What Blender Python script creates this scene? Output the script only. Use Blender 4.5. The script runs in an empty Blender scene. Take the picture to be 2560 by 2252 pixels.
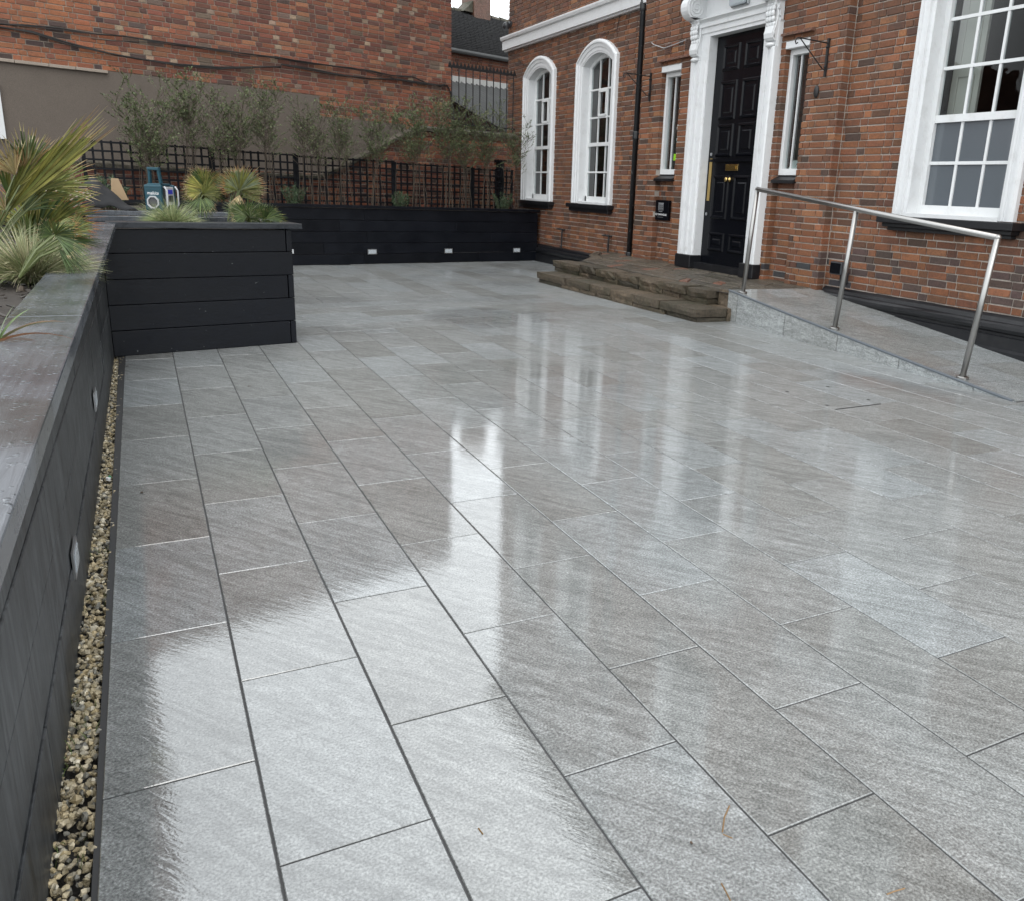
import bpy, math, random
import numpy as np
from mathutils import Vector, Matrix, noise
rnd = random.Random(7)
C = bpy.context.scene.collection
sc = bpy.context.scene
# ------------------------------------------------------------------ camera
PXW, PXH, DS, S = 2560., 2252., 1.25245, .55
F_, YAW, PIT, ROL, CX, CY = 2051.584, .480624, -.275484, .0434736, 1444.257, 1057.963
H = 2.50585 * S
cyw, syw, cpt, spt = math.cos(YAW), math.sin(YAW), math.cos(PIT), math.sin(PIT)
fw = Vector((syw * cpt, cyw * cpt, spt)); r0 = Vector((cyw, -syw, 0)); u0_ = r0.cross(fw)
ri = r0 * math.cos(ROL) + u0_ * math.sin(ROL); up = -r0 * math.sin(ROL) + u0_ * math.cos(ROL)
EYE = Vector((0, 0, H))
cd = bpy.data.cameras.new('camera'); cam = bpy.data.objects.new('camera', cd); C.objects.link(cam)
cd.sensor_width = 36; cd.sensor_fit = 'HORIZONTAL'; cd.lens = F_ / PXW * 36
cd.shift_x = (PXW / 2 - CX) / PXW; cd.shift_y = (CY - PXH / 2) / PXW
cd.clip_start = .02; cd.clip_end = 2000
cam.matrix_world = Matrix(((ri.x, up.x, -fw.x, 0), (ri.y, up.y, -fw.y, 0), (ri.z, up.z, -fw.z, H), (0, 0, 0, 1)))
sc.camera = cam
# ------------------------------------------------------------------ sky, sun, exposure (overcast, wet day)
SUN_EL, SUN_RO = math.radians(58), math.radians(200)
w = bpy.data.worlds.new('World'); sc.world = w; w.use_nodes = True
nt = w.node_tree; nt.nodes.clear()
wo = nt.nodes.new('ShaderNodeOutputWorld'); bg = nt.nodes.new('ShaderNodeBackground')
sk = nt.nodes.new('ShaderNodeTexSky'); sk.sky_type = 'NISHITA'; sk.sun_disc = False
sk.sun_elevation = SUN_EL; sk.sun_rotation = SUN_RO; sk.dust_density = 4; sk.air_density = 1
mx = nt.nodes.new('ShaderNodeMix'); mx.data_type = 'RGBA'
mx.inputs[0].default_value = .9
mx.inputs[7].default_value = (10.35, 10.78, 11.05, 1)     # the cloud deck
nt.links.new(sk.outputs[0], mx.inputs[6]); nt.links.new(mx.outputs[2], bg.inputs[0])
bg.inputs[1].default_value = .15
nt.links.new(bg.outputs[0], wo.inputs[0])
sd = bpy.data.lights.new('sun', 'SUN'); sd.energy = .5; sd.angle = math.radians(35); sd.color = (1, .97, .93)
so = bpy.data.objects.new('sun', sd); C.objects.link(so)
so.rotation_euler = (math.radians(90) - SUN_EL, 0, math.radians(180) - SUN_RO)
sc.view_settings.view_transform = 'Standard'; sc.view_settings.look = 'None'
sc.view_settings.exposure = 0.58; sc.view_settings.gamma = 1
sc.cycles.max_bounces = 8; sc.cycles.transparent_max_bounces = 12

# ------------------------------------------------------------------ measuring helpers: a photo measurement on a known plane
def ray(x, y):
    a = (x * DS - CX) / F_; b = -(y * DS - CY) / F_
    return ri * a + up * b + fw
def FX(x, y, X): d = ray(x, y); return EYE + d * (X / d.x)
def G(x, y, z=0): d = ray(x, y); return EYE + d * ((z - H) / d.z)
def V(x, y, a, b):
    n = Vector((-(b[1] - a[1]), b[0] - a[0], 0)); d = ray(x, y)
    return EYE + d * ((Vector((a[0], a[1], 0)) - EYE).dot(n) / d.dot(n))
def px(P):
    d = Vector(P) - EYE; z = d.dot(fw)
    if z < .05: return None
    return ((CX + F_ * d.dot(ri) / z) / DS, (CY - F_ * d.dot(up) / z) / DS, z)
c1 = lambda x, y: (.27533 * x, .27533 * y)
c2 = lambda x, y: (479.06 + .27533 * x, .27533 * y)

# ------------------------------------------------------------------ mesh helpers
def wloc(o):
    v = Vector((0, 0, 0))
    while o is not None: v = v + o.location; o = o.parent
    return v
class MB:
    def __init__(s): s.v = []; s.f = []; s.c = []
    def add(s, vs, fs, col=None):
        n = len(s.v); s.v += [tuple(q) for q in vs]
        for f in fs: s.f.append(tuple(i + n for i in f)); s.c.append(col)
        return s
    def box(s, x0, x1, y0, y1, z0, z1, col=None, jit=0):
        if x1 < x0: x0, x1 = x1, x0
        if y1 < y0: y0, y1 = y1, y0
        vs = [(x, y, z) for z in (z0, z1) for y in (y0, y1) for x in (x0, x1)]
        if jit: vs = [tuple(q + rnd.uniform(-jit, jit) for q in v) for v in vs]
        return s.add(vs, [(0, 2, 3, 1), (4, 5, 7, 6), (0, 1, 5, 4), (1, 3, 7, 5), (3, 2, 6, 7), (2, 0, 4, 6)], col)
    def fbox(s, fr, u0, u1, d0, d1, z0, z1, col=None, jit=0):
        """box in a wall frame: along u, outwards d, up z"""
        vs = [fr(u, d, z) for z in (z0, z1) for d in (d1, d0) for u in (u0, u1)]
        if jit: vs = [tuple(q + rnd.uniform(-jit, jit) for q in v) for v in vs]
        return s.add(vs, [(0, 2, 3, 1), (4, 5, 7, 6), (0, 1, 5, 4), (1, 3, 7, 5), (3, 2, 6, 7), (2, 0, 4, 6)], col)
    def tube(s, pts, r, n=8, col=None, cap=True):
        pts = [Vector(p) for p in pts]; m = len(pts); rs = r if isinstance(r, (list, tuple)) else [r] * m
        vs = []; prev = None
        for i, p in enumerate(pts):
            t = (pts[min(i + 1, m - 1)] - pts[max(i - 1, 0)]).normalized()
            a = prev if prev is not None else (Vector((0, 0, 1)) if abs(t.z) < .9 else Vector((1, 0, 0)))
            a = (a - t * a.dot(t)).normalized(); prev = a; b = t.cross(a)
            for k in range(n):
                an = 2 * math.pi * k / n
                vs.append(p + (a * math.cos(an) + b * math.sin(an)) * rs[i])
        fs = [(i * n + k, i * n + (k + 1) % n, (i + 1) * n + (k + 1) % n, (i + 1) * n + k) for i in range(m - 1) for k in range(n)]
        if cap: fs += [tuple(range(n - 1, -1, -1)), tuple(range((m - 1) * n, m * n))]
        return s.add(vs, fs, col)
    def prism(s, poly, ext, col=None):
        """poly: 3d points of one face, ext: vector to the other face"""
        n = len(poly); e = Vector(ext); a = [Vector(p) for p in poly]; b = [p + e for p in a]
        return s.add(a + b, [tuple(range(n - 1, -1, -1)), tuple(range(n, 2 * n))] + [(i, (i + 1) % n, n + (i + 1) % n, n + i) for i in range(n)], col)
    def disc(s, c, ax, r, h, n=16, col=None):
        c = Vector(c); ax = Vector(ax).normalized(); return s.tube([c, c + ax * h], r, n, col)
    def ball(s, c, r, n=8, col=None, sc_=(1, 1, 1)):
        vs = [(c[0], c[1], c[2] + r * sc_[2])]
        m = n // 2 + 1
        for i in range(1, m):
            th = math.pi * i / m
            for k in range(n):
                ph = 2 * math.pi * k / n
                vs.append((c[0] + r * sc_[0] * math.sin(th) * math.cos(ph), c[1] + r * sc_[1] * math.sin(th) * math.sin(ph), c[2] + r * sc_[2] * math.cos(th)))
        vs.append((c[0], c[1], c[2] - r * sc_[2])); L = len(vs) - 1
        fs = [(0, 1 + k, 1 + (k + 1) % n) for k in range(n)]
        for i in range(m - 2):
            fs += [(1 + i * n + k, 1 + (i + 1) * n + k, 1 + (i + 1) * n + (k + 1) % n, 1 + i * n + (k + 1) % n) for k in range(n)]
        fs += [(L, 1 + (m - 2) * n + (k + 1) % n, 1 + (m - 2) * n + k) for k in range(n)]
        return s.add(vs, fs, col)
    def loft(s, rings, close=False, col=None):
        n = len(rings[0]); vs = [p for r in rings for p in r]
        e = n if close else n - 1
        fs = [(i * n + k, i * n + (k + 1) % n, (i + 1) * n + (k + 1) % n, (i + 1) * n + k) for i in range(len(rings) - 1) for k in range(e)]
        return s.add(vs, fs, col)
    def mesh(s, name, off=Vector((0, 0, 0)), smooth=False):
        me = bpy.data.meshes.new(name)
        me.from_pydata([(a[0] - off[0], a[1] - off[1], a[2] - off[2]) for a in s.v], [], s.f); me.update()
        if any(c is not None for c in s.c):
            at = me.attributes.new('col', 'FLOAT_COLOR', 'CORNER')
            cnt = [len(f) for f in s.f]
            arr = np.repeat(np.array([(*(c or (.5, .5, .5)), 1.) for c in s.c], dtype=np.float32), cnt, axis=0)
            at.data.foreach_set('color', arr.ravel())
        if smooth: me.polygons.foreach_set('use_smooth', [True] * len(me.polygons))
        return me
    def build(s, name, mat, parent=None, smooth=False, bevel=0, origin=None):
        pl = wloc(parent) if parent is not None else Vector((0, 0, 0))
        if origin is None:
            if parent is None:
                a = np.array(s.v); origin = Vector((float(a[:, 0].mean()), float(a[:, 1].mean()), float(a[:, 2].min())))
            else: origin = pl
        origin = Vector(origin)
        o = bpy.data.objects.new(name, s.mesh(name, origin, smooth)); C.objects.link(o)
        o.data.materials.append(mat); o.parent = parent; o.location = origin - pl
        if bevel:
            b = o.modifiers.new('bevel', 'BEVEL'); b.width = bevel; b.segments = 2; b.limit_method = 'ANGLE'; b.angle_limit = math.radians(40)
        return o
def tag(o, label=None, cat=None, group=None, kind=None):
    if label: o['label'] = label
    if cat: o['category'] = cat
    if group: o['group'] = group
    if kind: o['kind'] = kind
    return o
def thing(name, loc, label, cat, group=None):
    o = bpy.data.objects.new(name, None); C.objects.link(o); o.location = loc; o.empty_display_size = .1
    return tag(o, label, cat, group)
def struct(name, loc):
    o = bpy.data.objects.new(name, None); C.objects.link(o); o.location = loc; o['kind'] = 'structure'; return o
def frame2(O, d, n):
    """wall frame: O ground point, d unit along, n unit outwards"""
    def fr(u, o, z): return (O[0] + d[0] * u + n[0] * o, O[1] + d[1] * u + n[1] * o, z)
    return fr

# ------------------------------------------------------------------ materials
def newmat(name, base=(.5, .5, .5), rough=.5, **kw):
    m = bpy.data.materials.new(name); m.use_nodes = True; b = m.node_tree.nodes['Principled BSDF']
    b.inputs['Base Color'].default_value = (*base, 1); b.inputs['Roughness'].default_value = rough
    for k, v in kw.items(): b.inputs[k.replace('_', ' ')].default_value = v
    return m, m.node_tree, b
class NT:
    def __init__(s, nt): s.nt = nt; s._co = {}
    def n(s, t, **kw):
        nd = s.nt.nodes.new('ShaderNode' + t)
        for k, v in kw.items(): setattr(nd, k, v)
        return nd
    def l(s, a, b): s.nt.links.new(a, b)
    def co(s, kind='Object'):
        if 'tc' not in s._co: s._co['tc'] = s.n('TexCoord')
        return s._co['tc'].outputs[kind]
    def pos(s):
        if 'g' not in s._co: s._co['g'] = s.n('NewGeometry')
        return s._co['g'].outputs['Position']
    def map(s, vec, scale=(1, 1, 1), rot=(0, 0, 0), loc=None):
        m = s.n('Mapping'); s.l(vec, m.inputs[0]); m.inputs['Scale'].default_value = scale; m.inputs['Rotation'].default_value = rot
        if loc is not None: s.l(loc, m.inputs['Location'])
        return m.outputs[0]
    def noise(s, vec, scale, detail=4, rough=.55, dist=0):
        t = s.n('TexNoise'); s.l(vec, t.inputs['Vector']); t.inputs['Scale'].default_value = scale
        t.inputs['Detail'].default_value = detail; t.inputs['Roughness'].default_value = rough; t.inputs['Distortion'].default_value = dist
        return t.outputs['Fac']
    def ramp(s, fac, stops):
        r = s.n('ValToRGB'); s.l(fac, r.inputs[0]); e = r.color_ramp.elements
        while len(e) < len(stops): e.new(.5)
        for i, (p, c) in enumerate(stops): e[i].position = p; e[i].color = (*c, 1) if isinstance(c, (tuple, list)) else (c, c, c, 1)
        return r.outputs[0]
    def mix(s, fac, a, b, mode='MIX'):
        m = s.n('Mix', data_type='RGBA', blend_type=mode)
        for i, q in ((0, fac), (6, a), (7, b)):
            if isinstance(q, (int, float)): m.inputs[i].default_value = q if i == 0 else (q, q, q, 1)
            elif isinstance(q, tuple): m.inputs[i].default_value = (*q, 1)
            else: s.l(q, m.inputs[i])
        return m.outputs[2]
    def math(s, op, a, b=0.):
        m = s.n('Math', operation=op)
        for i, q in ((0, a), (1, b)):
            if isinstance(q, (int, float)): m.inputs[i].default_value = q
            else: s.l(q, m.inputs[i])
        return m.outputs[0]
    def bump(s, h, strength=.3, dist=.01, normal=None):
        b = s.n('Bump'); s.l(h, b.inputs['Height']); b.inputs['Strength'].default_value = strength; b.inputs['Distance'].default_value = dist
        if normal is not None: s.l(normal, b.inputs['Normal'])
        return b.outputs[0]
    def attr(s, name='col'):
        a = s.n('Attribute'); a.attribute_name = name; return a.outputs['Color']
    def rand(s): return s.n('ObjectInfo').outputs['Random']

def brick_mat(name, grime=.5, rough=.75, bump=.5):
    m, t, b = newmat(name, rough=rough); q = NT(t); P = q.pos()
    c = q.attr()
    n1 = q.noise(P, 55, 5, .65); n2 = q.noise(P, 6, 4, .6); n3 = q.noise(P, 1.1, 4, .6)
    c = q.mix(1, c, q.ramp(n1, [(.25, .55), (.5, 1.), (.75, 1.35)]), 'MULTIPLY')
    c = q.mix(q.math('MULTIPLY', q.ramp(n2, [(.52, 0), (.72, 1)]), grime), c, (.045, .032, .027))
    c = q.mix(q.math('MULTIPLY', q.ramp(n3, [(.5, 0), (.75, 1)]), grime * .6), c, (.06, .04, .03))
    q.l(c, b.inputs['Base Color'])
    h = q.math('ADD', n1, q.noise(P, 190, 3, .6))
    q.l(q.bump(h, bump, .006), b.inputs['Normal'])
    return m
M = {}
M['brick'] = brick_mat('weathered_brick', .45)
M['brick_far'] = brick_mat('old_brick', .3)
def mortar_mat(name, a, bcol):
    m, t, b = newmat(name, rough=.9); q = NT(t); P = q.pos()
    c = q.mix(q.noise(P, 3, 5, .7), a, bcol); c = q.mix(1, c, q.ramp(q.noise(P, 120, 3), [(.3, .75), (.7, 1.2)]), 'MULTIPLY')
    q.l(c, b.inputs['Base Color']); q.l(q.bump(q.noise(P, 200, 3), .5, .004), b.inputs['Normal']); return m
M['mortar'] = mortar_mat('lime_mortar', (.52, .48, .43), (.26, .215, .18))
M['mortar_far'] = mortar_mat('grey_mortar', (.38, .33, .275), (.26, .21, .17))
def paint(name, col, rough=.4, dirt=(.3, .29, .26), amt=.35, bump=.12):
    m, t, b = newmat(name, col, rough); q = NT(t); P = q.pos()
    d = q.ramp(q.noise(P, 7, 6, .7), [(.52, 0), (.8, 1)])
    q.l(q.mix(q.math('MULTIPLY', d, amt), col, dirt), b.inputs['Base Color'])
    q.l(q.bump(q.noise(P, 40, 5, .6), bump, .004), b.inputs['Normal']); return m
M['white'] = paint('white_gloss_paint', (.68, .69, .695), .38)
M['white_sash'] = paint('white_sash_paint', (.70, .71, .71), .35, (.35, .34, .3), .3)
M['black'] = paint('black_masonry_paint', (.006, .0065, .0085), .42, (.05, .05, .05), .35, .3)
M['door'] = paint('black_gloss_door', (.0035, .004, .006), .22, (.012, .012, .015), .3, .06)
M['door'].node_tree.nodes['Principled BSDF'].inputs['Specular IOR Level'].default_value = .2
M['iron'] = paint('black_iron', (.012, .012, .013), .5, (.09, .05, .03), .25, .2)
def timber(name, col, col2, rough=.5, wet=0, grain=(2, 60, 60), edge=.35, gk=(.65, 1.3)):
    m, t, b = newmat(name, col, rough); q = NT(t); P = q.co('Object'); P2 = q.pos()
    off = q.n('Vector' 'Math', operation='ADD'); q.l(P2, off.inputs[0])
    g = q.noise(q.map(P2, grain), 1.2, 6, .65, 1.2); n2 = q.noise(P2, 3.2, 6, .7)
    c = q.mix(q.ramp(n2, [(.35, 0), (.7, 1)]), col, col2)
    c = q.mix(1, c, q.ramp(g, [(.32, gk[0]), (.68, gk[1])]), 'MULTIPLY')
    sp = q.ramp(q.noise(P2, 46, 2, .4), [(.76, 0), (.79, 1)])
    c = q.mix(q.math('MULTIPLY', sp, .55), c, (.16, .17, .17))
    rv = q.math('ADD', q.rand(), 0); c = q.mix(1, c, q.ramp(rv, [(0, .8), (1, 1.2)]), 'MULTIPLY')
    q.l(c, b.inputs['Base Color'])
    q.l(q.ramp(n2, [(.3, rough - .12), (.7, rough + .12)]), b.inputs['Roughness'])
    q.l(q.bump(g, edge, .004), b.inputs['Normal']); b.inputs['Specular IOR Level'].default_value = .22; return m
M['timber'] = timber('black_stained_timber', (.0026, .0036, .0062), (.0056, .0070, .0108), .45)
M['timber_grey'] = timber('weathered_black_boards', (.016, .018, .020), (.062, .066, .068), .45, grain=(12, 16, 2.2), gk=(.35, 1.9))
M['trellis'] = timber('black_trellis', (.0045, .005, .007), (.008, .009, .012), .55)

def slab_mat(name, wet=True, tint=(1, 1, 1), vs=(3.2, 26, 5)):
    m, t, b = newmat(name, (.2, .2, .2), .5); q = NT(t)
    oi = q.n('ObjectInfo'); ob = q.co('Object'); P = q.pos()
    cmb = q.n('CombineXYZ'); q.l(q.math('MULTIPLY', oi.outputs['Random'], 37.), cmb.inputs[0]); q.l(q.math('MULTIPLY', oi.outputs['Random'], 91.), cmb.inputs[1])
    add = q.n('VectorMath', operation='ADD'); q.l(ob, add.inputs[0]); q.l(cmb.outputs[0], add.inputs[1]); L = add.outputs[0]
    fine = q.noise(L, 150, 4, .7); mid = q.noise(L, 30, 5, .65)
    rotd = q.map(L, (1, 1, 1), (0, 0, math.radians(52)))
    vein = q.noise(q.map(rotd, vs), 1.0, 7, .62, 1.4)
    cloud = q.noise(q.map(rotd, (1.6, 5, 2)), 1.0, 4, .55, .8)
    c = q.mix(q.ramp(vein, [(.37, 0), (.63, 1)]), (.122, .127, .123), (.308, .319, .315))
    c = q.mix(.5, c, q.mix(cloud, (.135, .141, .138), (.285, .297, .294)))
    c = q.mix(1, c, q.ramp(fine, [(.32, .42), (.5, 1.), (.68, 1.75)]), 'MULTIPLY')
    c = q.mix(1, c, q.ramp(mid, [(.3, .8), (.7, 1.2)]), 'MULTIPLY')
    c = q.mix(1, c, q.ramp(oi.outputs['Random'], [(0, (.84, .83, .81)), (.5, (1., 1., 1.)), (1, (1.08, 1.11, 1.14))]), 'MULTIPLY')
    c = q.mix(1, c, tint, 'MULTIPLY')
    q.l(c, b.inputs['Base Color'])
    h = q.math('ADD', q.math('MULTIPLY', vein, 1.0), q.math('ADD', q.math('MULTIPLY', fine, .35), q.math('MULTIPLY', mid, .3)))
    q.l(q.bump(h, .55, .006), b.inputs['Normal'])
    b.inputs['Roughness'].default_value = .55; b.inputs['Specular IOR Level'].default_value = .3
    if wet:
        # a film of rain water: thicker (smoother) in some places, following the riven face in others
        wob = q.n('VectorMath', operation='ADD'); q.l(P, wob.inputs[0]); nz_ = q.n('TexNoise'); q.l(P, nz_.inputs['Vector']); nz_.inputs['Scale'].default_value = 1.3; nz_.inputs['Detail'].default_value = 3
        q.l(nz_.outputs['Color'], wob.inputs[1]); pool = q.ramp(q.noise(P, .55, 3, .5), [(.48, 0), (.70, .5)])
        for cx_, cy_, r_ in ((.5, 2.0, 1.9), (1.5, 3.6, 1.5), (2.4, 5.4, 1.0), (5.3, 4.6, .7), (3.3, 8.4, .8)):      # shallow puddles
            ds_ = q.n('VectorMath', operation='DISTANCE'); q.l(wob.outputs[0], ds_.inputs[0]); ds_.inputs[1].default_value = (cx_ + .5, cy_ + .5, .5)
            pool = q.math('MAXIMUM', pool, q.ramp(q.math('DIVIDE', ds_.outputs['Value'], r_), [(.55, 1), (1., 0)]))
        rip = q.noise(q.map(rotd, (9, 55, 9)), 1.0, 3, .55, 1.0)
        rp2 = q.noise(L, 120, 2, .5)
        hh = q.math('ADD', rip, q.math('MULTIPLY', rp2, .35))
        bn = q.n('Bump'); q.l(hh, bn.inputs['Height']); bn.inputs['Distance'].default_value = .0007
        q.l(q.math('SUBTRACT', .75, q.math('MULTIPLY', pool, .43)), bn.inputs['Strength'])
        q.l(q.math('MINIMUM', q.math('ADD', q.math('ADD', .20, q.math('MULTIPLY', pool, .80)), q.math('MULTIPLY', q.ramp(fine, [(.3, 1), (.62, 0)]), .6)), 1.), b.inputs['Coat Weight']); b.inputs['Coat IOR'].default_value = 2.0
        q.l(q.math('SUBTRACT', .065, q.math('MULTIPLY', pool, .052)), b.inputs['Coat Roughness'])
        q.l(bn.outputs[0], b.inputs['Coat Normal'])
    return m
M['slab'] = slab_mat('wet_grey_porcelain')
M['slab_side'] = slab_mat('grey_porcelain_riser', False, (1.3, 1.3, 1.3), (5, 5, 30))
M['grout'], t_, b_ = newmat('dark_grout', (.042, .042, .043), .6)
M['ground'] = mortar_mat('dark_ground', (.04, .037, .033), (.06, .055, .05))
M['soil'] = mortar_mat('bark_soil', (.018, .014, .011), (.04, .03, .022))
def stone_mat(name, a, bb, moss=.5, rough=.45):
    m, t, b = newmat(name, rough=rough); q = NT(t); P = q.pos()
    c = q.mix(q.rand(), a, bb)
    c = q.mix(1, c, q.ramp(q.noise(P, 35, 6, .7), [(.3, .3), (.7, 1.6)]), 'MULTIPLY')
    c = q.mix(q.math('MULTIPLY', q.ramp(q.noise(P, 4, 5, .6), [(.45, 0), (.65, 1)]), moss), c, (.028, .032, .014))
    q.l(c, b.inputs['Base Color'])
    q.l(q.bump(q.math('ADD', q.noise(P, 28, 6, .65), q.noise(P, 140, 3, .6)), .8, .014), b.inputs['Normal']); return m
M['stone'] = stone_mat('mossy_sandstone', (.040, .034, .023), (.135, .100, .066), .55)
M['flag'] = stone_mat('worn_flagstone', (.065, .055, .042), (.12, .10, .076), .3, .28)
M['darkbrick'] = stone_mat('dark_brick', (.13, .06, .042), (.15, .07, .048), .2, .8)
M['redflag'] = stone_mat('brick_fill', (.19, .08, .05), (.15, .075, .05), .25, .4)
M['coping_stone'] = stone_mat('mossy_coping', (.09, .08, .06), (.13, .11, .085), .8, .7)
M['render'] = mortar_mat('brown_cement_render', (.155, .128, .106), (.115, .096, .08))
m, t, b = newmat('stainless_steel', (.36, .355, .345), .26, Metallic=1.); q = NT(t)
q.l(q.ramp(q.noise(q.map(q.pos(), (220, 3, 220)), 1, 3), [(.3, .3), (.7, .45)]), b.inputs['Roughness']); M['steel'] = m
M['trim'] = newmat('grey_edge_trim', (.10, .115, .13), .4)[0]
M['brass'] = newmat('polished_brass', (.56, .40, .16), .25, Metallic=1.)[0]
M['chrome'] = newmat('dull_lamp_metal', (.45, .46, .47), .35, Metallic=1.)[0]
M['lens'] = newmat('frosted_lamp_lens', (.42, .46, .49), .25)[0]
m, t, b = newmat('wet_grey_coping', (.07, .075, .082), .22); q = NT(t); P = q.pos()
g = q.noise(q.map(P, (55, 2.2, 10)), 1, 6, .65, 1.0); n2 = q.noise(P, 2.6, 5, .65)
c = q.mix(q.ramp(n2, [(.35, 0), (.7, 1)]), (.062, .069, .079), (.125, .135, .149)); c = q.mix(1, c, q.ramp(g, [(.3, .7), (.7, 1.25)]), 'MULTIPLY')
c = q.mix(q.math('MULTIPLY', q.ramp(q.noise(P, 1.1, 3, .5), [(.6, 0), (.66, 1)]), .6), c, (.03, .028, .022))
q.l(c, b.inputs['Base Color'])
dr = q.n('TexVoronoi', feature='SMOOTH_F1'); q.l(P, dr.inputs['Vector']); dr.inputs['Scale'].default_value = 95
drop = q.ramp(dr.outputs['Distance'], [(.12, 1), (.32, 0)]); drop = q.math('MULTIPLY', drop, q.ramp(q.noise(P, 20, 2), [(.5, 0), (.6, 1)]))
q.l(q.bump(q.math('ADD', drop, q.math('MULTIPLY', g, .3)), .6, .003), b.inputs['Normal'])
q.l(q.ramp(n2, [(.35, .12), (.65, .3)]), b.inputs['Roughness']); b.inputs['Specular IOR Level'].default_value = .45; M['coping'] = m
M['coping_dark'] = timber('wet_black_coping', (.012, .014, .017), (.035, .038, .043), .3)
# glass: a thin pane, seen through and reflecting
m = bpy.data.materials.new('window_glass'); m.use_nodes = True; t = m.node_tree; t.nodes.clear(); q = NT(t)
out = q.n('OutputMaterial'); tr = q.n('BsdfTransparent'); tr.inputs[0].default_value = (.75, .8, .8, 1)
gl = q.n('BsdfGlossy'); gl.inputs['Roughness'].default_value = .015; fr_ = q.n('Fresnel'); fr_.inputs[0].default_value = 1.5
q.l(q.bump(q.noise(q.pos(), 3.5, 2), .12, .02), gl.inputs['Normal'])
mxs = q.n('MixShader'); q.l(q.math('MULTIPLY', fr_.outputs[0], .18), mxs.inputs[0]); q.l(tr.outputs[0], mxs.inputs[1]); q.l(gl.outputs[0], mxs.inputs[2]); q.l(mxs.outputs[0], out.inputs[0]); M['glass'] = m
m, t, b = newmat('frosted_film_glass', (.085, .10, .115), .3); b.inputs['Coat Weight'].default_value = 1.; b.inputs['Coat Roughness'].default_value = .03; M['frost'] = m
M['room'] = newmat('dim_room', (.06, .055, .05), .9)[0]
M['shutter'] = newmat('indoor_shutter', (.42, .4, .36), .5)[0]
M['slate'] = None
m, t, b = newmat('grey_roof_tile', rough=.7); q = NT(t); q.l(q.mix(1, q.attr(), q.ramp(q.noise(q.pos(), 9, 5, .7), [(.3, .6), (.7, 1.4)]), 'MULTIPLY'), b.inputs['Base Color']); M['slate'] = m
M['corr'] = mortar_mat('weathered_fibre_sheet', (.07, .073, .074), (.13, .134, .133))
M['lead'] = mortar_mat('whitewashed_flashing', (.7, .7, .68), (.5, .5, .48))
def leafmat(name, tr=.25, rough=.5):
    m, t, b = newmat(name, rough=rough); q = NT(t)
    q.l(q.mix(1, q.attr(), q.ramp(q.noise(q.pos(), 14, 3), [(.3, .7), (.7, 1.3)]), 'MULTIPLY'), b.inputs['Base Color'])
    b.inputs['Subsurface Weight'].default_value = 0; return m
M['leaf'] = leafmat('leaf')
M['bark'] = newmat('thin_bark', (.075, .058, .042), .8)[0]
m, t, b = newmat('pebble', rough=.5); q = NT(t); q.l(q.mix(1, q.attr(), q.ramp(q.noise(q.pos(), 120, 4), [(.3, .7), (.7, 1.25)]), 'MULTIPLY'), b.inputs['Base Color']); M['pebble'] = m
M['teal'] = newmat('teal_plastic', (.004, .05, .072), .38)[0]
M['dplastic'] = newmat('dark_grey_plastic', (.03, .032, .036), .4)[0]
M['silver'] = newmat('silver_plastic', (.42, .43, .44), .3)[0]
M['mesh_grille'] = newmat('speaker_grille', (.06, .06, .065), .5)[0]
M['text'] = newmat('white_lettering', (.8, .8, .8), .5)[0]
M['text_dim'] = newmat('grey_lettering', (.30, .31, .32), .5)[0]
M['bluelcd'] = newmat('blue_display', (.02, .03, .4), .3)[0]
M['card'] = paint('cardboard', (.42, .30, .18), .8, (.25, .18, .11), .5)
m, t, b = newmat('black_weed_membrane', (.005, .0055, .007), .8); q = NT(t)
q.l(q.bump(q.noise(q.pos(), 260, 2), .3, .002), b.inputs['Normal']); M['membrane'] = m
M['batten'] = paint('stacked_tile_edges', (.38, .31, .26), .7, (.2, .14, .1), .6)
M['lime'] = newmat('lime_sticker', (.25, .55, .02), .5)[0]
M['paper'] = newmat('leaflet', (.6, .65, .63), .6)[0]
M['lilywhite'] = newmat('white_petal', (.75, .75, .72), .6)[0]
M['cable'] = newmat('black_cable', (.018, .017, .016), .6)[0]
M['dead'] = newmat('dead_leaf', (.07, .04, .02), .6)[0]
M['rust'] = newmat('rust_stain', (.22, .13, .055), .5)[0]

# ================================================================== ground and paving
GZ = -.05
o = MB().add([(-400, -400, GZ), (400, -400, GZ), (400, 400, GZ), (-400, 400, GZ)], [(0, 1, 2, 3)]).build('ground', M['ground']); tag(o, kind='structure')
ROT = .0078
def uv(u, v): return (u * math.cos(ROT) - v * math.sin(ROT), u * math.sin(ROT) + v * math.cos(ROT))
U0, V0, TW, TL = .13623, 1.13427, .3322, .72992
BF = lambda X: 7.865 + .148 * (X - 1.42)          # front edge of the cross-laid band
BB = lambda X: 9.80 + .158 * (X - 1.745)          # its back edge
def clip(poly, f):
    out = []
    for i in range(len(poly)):
        a, b = poly[i], poly[(i + 1) % len(poly)]; fa, fb = f(a), f(b)
        if fa >= 0: out.append(a)
        if fa * fb < 0: t = fa / (fa - fb); out.append((a[0] + (b[0] - a[0]) * t, a[1] + (b[1] - a[1]) * t))
    return out
def inset(poly, d):
    n = len(poly); out = []
    for i in range(n):
        p0, p1, p2 = [Vector(poly[(i + k) % n]) for k in (-1, 0, 1)]
        e1 = (p1 - p0).normalized(); e2 = (p2 - p1).normalized(); n1 = Vector((-e1.y, e1.x)); n2 = Vector((-e2.y, e2.x))
        k = n1 + n2; L = k.length_squared
        out.append(p1 + k * (2 * d / L) if L > .3 else p1 + n1 * d)
    return out
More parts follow.
